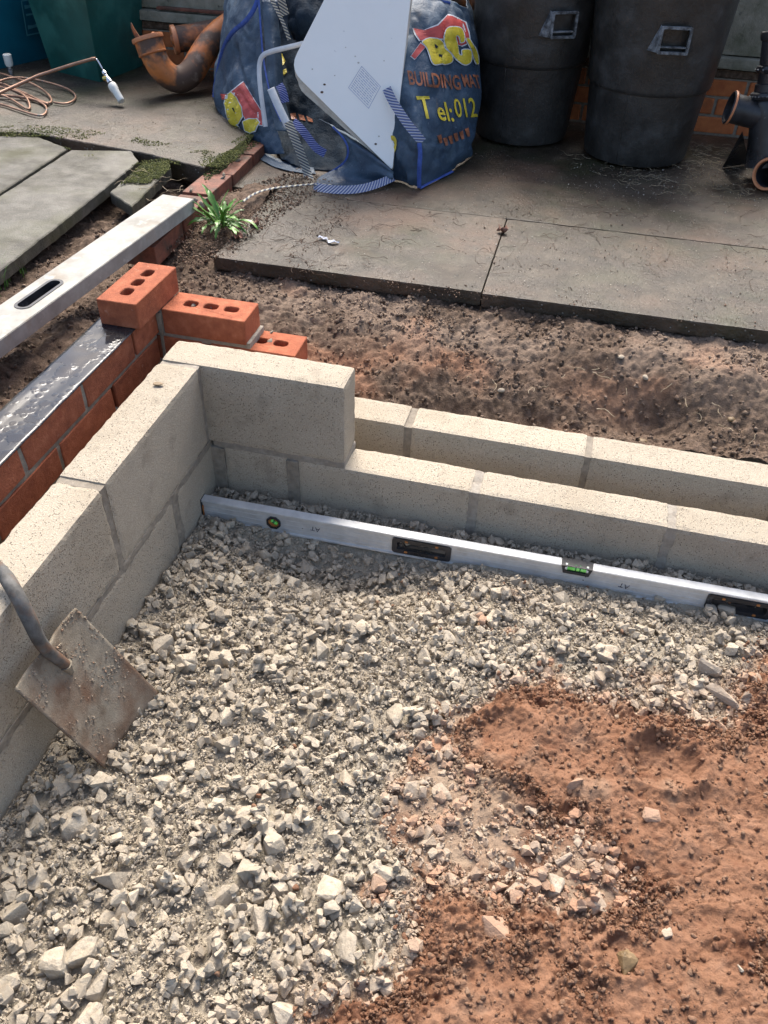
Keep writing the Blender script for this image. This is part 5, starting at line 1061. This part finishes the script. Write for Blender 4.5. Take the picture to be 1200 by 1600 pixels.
for q in ([(354, 150), (362, 144), (370, 152), (378, 168), (380, 182), (374, 192), (366, 196), (374, 203), (368, 206), (360, 196), (355, 176), (352, 162)], [(381, 190), (390, 186), (402, 186), (406, 192), (402, 198), (400, 204), (392, 207), (384, 203)], [(360, 190), (372, 196), (378, 204), (370, 207), (362, 200)]):
    print_shape('print_outline', grow(q, 1.5), LB, M['white_print'], .0046); print_shape('print_letter', q, LB, M['yellow_print'], .0056)
q = [(364, 169), (366, 168), (369, 174), (368, 176)]; print_shape('print_counter', q, LB, M['bag_in'], .0066)
# yellow and orange fragments of print on the strip inside the mouth
for q, m in (([(416, 43), (424, 43), (427, 52), (423, 60), (418, 54)], 'yellow_print'), ([(430, 58), (436, 58), (440, 72), (434, 70)], 'yellow_print'), ([(432, 92), (441, 84), (447, 96), (441, 104), (435, 102)], 'yellow_print'), ([(438, 112), (447, 108), (449, 114), (443, 119)], 'yellow_print'),
             ([(422, 90), (430, 88), (432, 104), (424, 106)], 'orange_print'), ([(454, 178), (463, 177), (465, 188), (456, 187)], 'orange_print'), ([(467, 179), (475, 181), (479, 190), (469, 188)], 'orange_print'), ([(480, 182), (489, 187), (490, 192), (482, 190)], 'orange_print')): print_shape('print_fragment', q, LN, M[m], .004, 6)
# ---- white folded panel standing on its corner in the bag
pT, pL, pR = ony(613, 266, 1.57), ony(452, 106, 1.63), ony(640, -2, 1.72)
e1 = pL-pT; e2 = (pR-pT)*1.35; nn = np.cross(e2, e1); nn /= np.linalg.norm(nn); 
if nn @ (CAM_LOC-pT) < 0: nn = -nn
wp_ = empty('white_panel', pT, label='white folded plastic panel with a faded printed label, standing on one corner in the bag', cat='panel')
def plate(name, off, t, dl, m, parent=wp_, r=26.):
    """slab over the panel's outline; sh moves it in the panel's own plane"""
    C4 = [np.array(c, float) for c in ((613-dl[0]*.1, 266+dl[1]*.08), (452+dl[0], 107+dl[1]), (560+dl[0], -106+dl[1]), (652, -106))]; P = []
    for i in range(4):
        c = C4[i]; a_ = C4[i-1]; b_ = C4[(i+1) % 4]; rr = r if i in (1, 2) else 6; p0 = c+(a_-c)/np.linalg.norm(a_-c)*rr; p2 = c+(b_-c)/np.linalg.norm(b_-c)*rr
        for t_ in (0, .2, .4, .6, .8, 1): P.append((1-t_)**2*p0+2*t_*(1-t_)*c+t_**2*p2)
    u = e1/np.linalg.norm(e1); v = e2/np.linalg.norm(e2); W3 = [on_plate(q[0], q[1], 0.) for q in P]; Q = [(w_ @ u, w_ @ np.cross(nn, u)) for w_ in W3]; vv = np.cross(nn, u)
    me = holes_mesh([tuple(q) for q in Q], [], 0, 1, name=name); bm = bmesh.new(); bm.from_mesh(me)
    for q in bm.verts: a_, b_, c_ = q.co; q.co = Vector(u*a_+vv*b_+nn*(off+c_*t))
    bmesh.ops.recalc_face_normals(bm, faces=bm.faces[:]); bm.to_mesh(me); bm.free(); o = link(name, me, m, parent); b = o.modifiers.new('b', 'BEVEL'); b.width = .0025; b.segments = 2; b.limit_method = 'ANGLE'; b.angle_limit = math.radians(50)
    return o
def on_plate(u, v, off=.0008):
    r = ray(u, v); t = ((pT+nn*off-CAM_LOC)@nn)/(r@nn); return CAM_LOC+r*t-pT
plate('front_shell', -.012, .012, (0, 0), M['panel']); plate('rim', -.020, .0078, (1, 4), M['panel_dirty']); plate('rim', -.027, .0068, (-1, 10), M['panel_dirty']); plate('rear_shell', -.050, .0225, (3, 24), M['panel_dirty'])
def on_plate(u, v, off=.0008):
    r = ray(u, v); t = ((pT+nn*off-CAM_LOC)@nn)/(r@nn); return CAM_LOC+r*t-pT
lab_ = [(565, 103), (595, 135), (576, 170), (544, 137)]
def pq(name, q, m, off): bm = bmesh.new(); f = bm.faces.new([bm.verts.new(on_plate(u, v, off)) for u, v in q]); return link(name, bm_mesh(name, bm), m, wp_)
L4 = [np.array(p, float) for p in lab_]; bil = lambda a_, b_: (L4[0]*(1-a_)+L4[1]*a_)*(1-b_)+(L4[3]*(1-a_)+L4[2]*a_)*b_
for (a0, b0, a1, b1) in ((0, 0, 1, .022), (0, .978, 1, 1), (0, 0, .022, 1), (.978, 0, 1, 1)): pq('label_border', [bil(a0, b0), bil(a1, b0), bil(a1, b1), bil(a0, b1)], M['panel_print'], .0009)
for k in range(11):
    b0 = .07+.082*k; a_ = .06
    while a_ < .9:
        w = RNG.uniform(.04, .16) if k > 3 else RNG.uniform(.1, .3); a1 = min(a_+w, .93); pq('label_line', [bil(a_, b0), bil(a1, b0), bil(a1, b0+.03), bil(a_, b0+.03)], M['panel_print'], .0009); a_ = a1+.025
for (u, v, s) in ((507, 132, 2.2), (503, 144, 2.6), (592, 213, 1.6), (587, 225, 2.2), (470, 128, 1.2), (523, 118, 1.2), (488, 108, 1.5), (555, 88, 1.5), (560, 98, 1.8), (600, 95, 1.2), (540, 74, 1.2)):
    pq('dirt_speck', [(u+s*math.cos(a), v+s*math.sin(a)*.8) for a in np.arange(0, 6.28, 1.05)], M['twig'] if s > 1.9 else M['panel_dirty'], .0010)

# ================================================================== orange drain pipes
dp = empty('drain_pipe', onz(280, 152, ZL), label='dirty orange plastic drain bend with a socket mouth, a torn liner sticking out of it', cat='pipe'); do = np.array(dp.location)
yb = onz(279, 127, ZL+.056)[1]; path = [ony(u_, v_, yb+y_)-do for u_, v_, y_ in ((232, 64, -.03), (240, 88, -.04), (254, 112, -.03), (277, 127, 0), (299, 116, .05), (314, 88, .12), (330, 64, .19), (352, 44, .25), (380, 30, .28))]
mn = min(p[2] for p in path)-.0545; path = [p-np.array([0, 0, mn]) if False else p for p in path]
pp = chaikin(path, 3); ring = []
tube('bend', pp, .0545, 32, M['orange'], dp, cap=False)
ax_ = (Vector(path[0])-Vector(path[1])).normalized(); b0 = Vector(path[0])-ax_*.05
def pipe_ring(name, c, axis, prof, m, parent, seg=40, loc0=None):
    q = axis.to_track_quat('Z', 'Y').to_matrix(); V = []; F = []
    for (r, z) in prof:
        for i in range(seg): a = 2*math.pi*i/seg; V.append(tuple(c+q @ Vector((r*math.cos(a), r*math.sin(a), z))))
    for j in range(len(prof)-1):
        for i in range(seg): i2 = (i+1) % seg; F.append((j*seg+i, j*seg+i2, (j+1)*seg+i2, (j+1)*seg+i))
    o = link(name, mesh_np(name, V, F, True), m, parent); o.modifiers.new('e', 'EDGE_SPLIT').split_angle = math.radians(35); return o
pipe_ring('socket', b0, ax_, [(.0555, 0), (.060, .002), (.0605, .055), (.0575, .055), (.056, .0)], M['orange'], dp)
pipe_ring('socket_lip', b0, ax_, [(.0605, .050), (.067, .052), (.0685, .060), (.067, .068), (.058, .069), (.0565, .060), (.0565, .02)], M['orange_clean'], dp)
pipe_ring('collar_step', b0, ax_, [(.0565, -.004), (.061, 0), (.061, .004), (.0565, .008)], M['orange'], dp)
tl = b0+ax_*.04; lp_ = chaikin([tl+Vector((-.03, 0, -.02)), tl+Vector((-.05, 0, .02)), tl+Vector((-.062, -.01, .05)), tl+Vector((-.066, -.01, .075))], 2); tube('torn_liner', lp_, [.014*(1-.9*(i/(len(lp_)-1))**1.5) for i in range(len(lp_))], 5, M['orange'], dp)
s, f, _ = merge_rocks([hull_rock(777, 18, 2, .2, .1)], np.zeros((1, 3)), np.array([.036]), .8); link('liner_ball', mesh_np('liner_ball', s, f, True), M['orange_clean'], dp, loc=tuple(tl+Vector((.028, .02, .028))))
d2 = empty('drain_pipe', ony(300, 66, 2.44), label='dirty orange drain pipe lying behind the bend along the house wall', cat='pipe'); o2 = np.array(d2.location)
P2 = [Vector(ony(*p)-o2) for p in ((274, 62, 2.42), (300, 58, 2.46), (340, 50, 2.52), (420, 40, 2.54))]
tube('pipe', chaikin(P2, 1), .054, 28, M['orange'], d2, cap=False); a2 = (P2[0]-P2[1]).normalized()
pipe_ring('rim', P2[0]-a2*.01, a2, [(.054, 0), (.060, .004), (.061, .02), (.056, .024), (.050, .02), (.050, -.05)], M['orange_clean'], d2)
s, f, _ = merge_rocks(CLOD, np.array([[0, 0, 0], [.012, -.01, .02]]), np.array([.038, .02]), .9); link('dirt_plug', mesh_np('dirt_plug', s, f, True), M['orange'], d2, loc=tuple(P2[0]))
d3 = empty('drain_pipe', ony(728, -4, 2.45), label='rusty brown pipe end showing above the bag, against the first bin', cat='pipe'); tube('pipe', [(-.12, 0, .01), (.0, 0, 0.0), (.06, 0, -.01)], .034, 20, M['orange'], d3); pipe_ring('rim', Vector((.03, 0, -.004)), Vector((1, 0, -.1)).normalized(), [(.034, 0), (.039, .003), (.039, .018), (.034, .022)], M['orange'], d3)

# ================================================================== black soil pipe fittings at the right edge
sp = empty('soil_pipe', onz(1200, 262, -.1), label='black plastic pipe junction with ribbed seals standing at the right edge by the bins', cat='pipe'); so = np.array(sp.location)
base = Vector(ony(1192, 250, 2.05)-so); top = Vector(ony(1216, 20, 2.12)-so); A = (top-base).normalized(); Lp = (top-base).length
pipe_ring('body', base, A, [(.062, -.02), (.062, .0), (.060, .15), (.060, .20), (.052, .215)], M['black_pl'], sp)
mid = base+A*.215
pipe_ring('socket', mid, A, [(.052, 0), (.066, .002), (.070, .012), (.066, .022), (.056, .026), (.054, .05), (.048, .054), (.047, .085), (.054, .09), (.058, .10), (.054, .11), (.046, .114), (.045, .19), (.050, .195), (.052, .21), (.048, .22), (.040, .22), (.040, .1)], M['black_pl'], sp)
for k in range(30):
    a = 2*math.pi*k/30; q = A.to_track_quat('Z', 'Y').to_matrix()
    for rr_, zz in ((.070, .012), (.0585, .10)):
        s, f, _ = merge_rocks(CLOD, np.zeros((1, 3)), np.array([.005]), .9)
        if k % 2 == 0 or rr_ > .06: link('seal_rib', mesh_np('seal_rib', s, f, True), M['scuff'], sp, loc=tuple(mid+q @ Vector((rr_*math.cos(a), rr_*math.sin(a), zz))))
bq = Vector(ony(1140, 168, 2.06)-so); b1_ = base+A*.15; ba = (bq-b1_).normalized()
pipe_ring('branch', b1_, ba, [(.046, .03), (.050, .05), (.051, (bq-b1_).length-.015), (.056, (bq-b1_).length-.013), (.058, (bq-b1_).length), (.054, (bq-b1_).length+.004), (.048, (bq-b1_).length), (.046, .03)], M['black_pl'], sp)
pipe_ring('branch_seal', b1_, ba, [(.0585, (bq-b1_).length-.008), (.0605, (bq-b1_).length-.004), (.0585, (bq-b1_).length)], M['orange_clean'], sp)
fk = [Vector(onz(1128, 262, -.099)-so), Vector(ony(1160, 205, 2.02)-so), Vector(ony(1162, 215, 2.03)-so), Vector(onz(1170, 256, -.099)-so)]
bm = bmesh.new(); f = bm.faces.new([bm.verts.new(p) for p in (fk[0], fk[1], fk[2], fk[3])]); bmesh.ops.solidify(bm, geom=[f], thickness=.006); link('foot_fin', bm_mesh('foot_fin', bm), M['black_pl'], sp)
oc = Vector(ony(1200, 271, 1.93)); dq = empty('soil_pipe', (oc.x, oc.y, -.1), label='open black pipe end with an orange rim lying below the ribbed junction', cat='pipe'); fa = Vector((-.55, -.80, .18)).normalized(); c0 = oc-Vector(dq.location); c0.z = .062
pipe_ring('pipe', c0, fa, [(.047, -.22), (.052, -.20), (.052, -.004), (.046, -.004), (.045, -.18), (.02, -.20), (0.0, -.20)], M['black_pl'], dq)
pipe_ring('rim_ring', c0, fa, [(.053, -.010), (.057, -.006), (.058, .002), (.056, .006), (.049, .006), (.047, .0), (.047, -.01)], M['orange_clean'], dq)

# ================================================================== recycling boxes, copper pipe and valves at the upper left
def rbox(name, P, h, flare, m, lab, ribs=0):
    t = empty(name, (P[0][0], P[0][1], ZL), label=lab, cat='box'); c = sum((Vector((p[0], p[1], 0)) for p in P), Vector())/4; L_ = Vector(t.location); bm = bmesh.new(); R = []
    for (k, z) in ((1, .0), (1+flare*.05, .012), (1+flare, h), (1+flare+.06, h), (1+flare+.06, h+.02), (1+flare-.01, h+.02), (.97, .02)):
        ring = []
        for i in range(4):
            p = Vector((P[i][0], P[i][1], 0)); p0 = Vector((*P[i-1][:2], 0)); p1 = Vector((*P[(i+1) % 4][:2], 0))
            for q in (p.lerp(p0, .06), p.lerp(p0, .02)*.6+p.lerp(p1, .02)*.4, p.lerp(p1, .06)): w = c+(q-c)*k; w.z = ZL+.001+z; ring.append(bm.verts.new(w-L_))
        R.append(ring)
    for a, b in zip(R, R[1:]):
        for i in range(12): bm.faces.new((a[i], a[(i+1) % 12], b[(i+1) % 12], b[i]))
    bm.faces.new(R[0][::-1]); bm.faces.new(R[-1]); o = link('box_body', bm_mesh('box_body', bm, True), m, t); o.modifiers.new('e', 'EDGE_SPLIT').split_angle = math.radians(40); return t, c
g0, g1, g2 = onz(80, 110, ZL), onz(157, 129, ZL), onz(262, 88, ZL); g3 = g0+(g2-g1)
gt, gc = rbox('recycling_box', [g0[:2], g1[:2], (g1+(g2-g1)*.62)[:2], (g0+(g2-g1)*.62)[:2]], .34, .22, M['green'], 'dark green plastic recycling box with water streaked sides, beside the orange drain bend')
t0, t1 = onz(-60, 122, ZL), onz(74, 91, ZL); tb_, tc_ = rbox('recycling_box', [t0[:2], t1[:2], (t1+np.array([.12, .40, 0]))[:2], (t0+np.array([.12, .40, 0]))[:2]], .34, .12, M['teal'], 'teal blue plastic box at the upper left corner, partly behind the green box')
tn = (t1-t0)/np.linalg.norm(t1-t0); fdir = math.atan2(tn[1], tn[0]); bp_ = t0+(t1-t0)*.90; w_, h_ = .11, .15
fr = holes_mesh([(-w_/2, -h_/2), (w_/2, -h_/2), (w_/2, h_/2), (-w_/2, h_/2)], [[(-w_/2+.006, -h_/2+.006), (w_/2-.006, -h_/2+.006), (w_/2-.006, h_/2-.006), (-w_/2+.006, h_/2-.006)][::-1], ], 0, .0006, name='faded_print')
o = link('faded_print', fr, M['teal_print'], tb_); PL = Vector(bp_)-Vector(tb_.location)+Vector((math.sin(fdir)*.024, -math.cos(fdir)*.024, .19)); o.location = PL; o.rotation_euler = (math.pi/2+.09, 0, fdir)
for yy_, hh_ in ((.045, .016), (.012, .010), (-.040, .018)):
    o = link('faded_print', holes_mesh([(-w_*.36, yy_-hh_/2), (w_*.1, yy_-hh_*.3), (w_*.36, yy_+hh_*.2), (w_*.36, yy_+hh_*.7), (-w_*.05, yy_+hh_*.3), (-w_*.36, yy_+hh_/2)], [], 0, .0006, name='faded_print'), M['teal_print'], tb_); o.location = PL; o.rotation_euler = (math.pi/2+.09, 0, fdir)
# copper
cz = ZL+.009
cop = empty('copper_pipe', onz(60, 150, ZL), label='tangled loops of thin copper pipe, one end rising to a white valve', cat='pipe'); co = np.array(cop.location)
def cpath(pts, r=.0045, nm='tube_loop', sm=3): tube(nm, chaikin([onz(u, v, z)-co for (u, v, z) in pts], sm), r, 8, M['copper'], cop)
cpath([(-30, 140, cz+.01), (0, 126, cz+.02), (20, 121, cz+.025), (45, 122, cz+.02), (80, 130, cz+.01), (105, 138, cz), (119, 148, cz), (117, 157, cz), (102, 163, cz), (84, 160, cz)], .0045)
cpath([(-30, 110, cz+.02), (0, 114, cz+.02), (22, 122, cz+.02), (50, 130, cz+.014), (70, 142, cz+.006), (81, 154, cz), (80, 161, cz), (70, 161, cz), (40, 146, cz), (10, 134, cz), (-30, 128, cz)], .0045)
cpath([(-30, 136, cz), (0, 128, cz+.01), (20, 138, cz), (44, 152, cz), (68, 162, cz), (74, 170, cz), (70, 180, cz), (58, 181, cz), (30, 172, cz), (0, 162, cz), (-30, 158, cz)], .0045)
cpath([(-30, 146, cz+.01), (0, 147, cz+.01), (20, 156, cz), (40, 170, cz), (47, 171, cz), (46, 160, cz+.004), (38, 148, cz+.01), (20, 140, cz+.012), (-30, 130, cz+.01)], .0045)
cpath([(-30, 150, cz), (5, 149, cz+.004), (38, 152, cz+.004), (60, 158, cz), (76, 163, cz)], .0055, 'tube_loop', 1)
P5 = [onz(-40, 158, cz+.02)-co, onz(0, 145, cz+.03)-co, ony(60, 118, 2.02)-co, ony(110, 102, 2.02)-co, ony(145, 92, 2.02)-co, ony(150, 92, 2.02)-co]
tube('straight_tube', P5, .0068, 10, M['copper'], cop); tube('tail', chaikin([ony(150, 92, 2.02)-co, ony(153, 95, 2.02)-co, ony(161, 109, 2.01)-co], 1), .0035, 8, M['chrome'], cop)
va = empty('radiator_valve', ony(176, 135, 1.97), label='white thermostatic radiator valve with chrome body, hanging from the copper pipe over the slab', cat='valve'); vo_ = np.array(va.location)
def vp(u, v, y): return Vector(ony(u, v, y)-vo_)
dV = (vp(190, 158, 1.93)-vp(162, 112, 2.0)).normalized(); v0 = vp(162, 112, 2.0); Lv = (vp(190, 158, 1.93)-v0).length
pipe_ring('valve_body', v0, dV, [(0, -.002), (.008, -.002), (.0105, .002), (.0105, .014), (.007, .017), (.007, .030), (.0095, .034), (.0095, .044), (.013, .046), (.013, .058), (.010, .060), (.010, .066)], M['chrome'], va, 20)
pipe_ring('black_collar', v0, dV, [(.014, .060), (.0155, .061), (.0155, .068), (.013, .069)], M['black_pl'], va, 20)
pipe_ring('thermostat_head', v0, dV, [(.012, .066), (.0175, .068), (.0190, .074), (.0185, .092), (.0155, .098), (.0150, Lv-.004), (.0125, Lv), (0, Lv)], M['white_pl'], va, 20)
sd2 = Vector((-1, -.1, -.15)).normalized(); pipe_ring('brass_inlet', v0+dV*.034, sd2, [(.006, 0), (.0105, .004), (.0105, .014), (.008, .015), (.008, .020), (.0, .020)], M['brass'], va, 8)
v2_ = empty('radiator_valve', onz(18, 116, ZL), label='second white thermostatic valve standing upright between the copper loops and the teal box', cat='valve')
lathe('thermostat_head', [(.0, .085), (.016, .085), (.019, .082), (.0185, .045), (.015, .035), (.013, .035)], M['white_pl'], v2_, 20); lathe('valve_body', [(.011, .036), (.011, .024), (.014, .022), (.014, .010), (.010, .008), (.010, .0), (0, 0)], M['chrome'], v2_, 16)
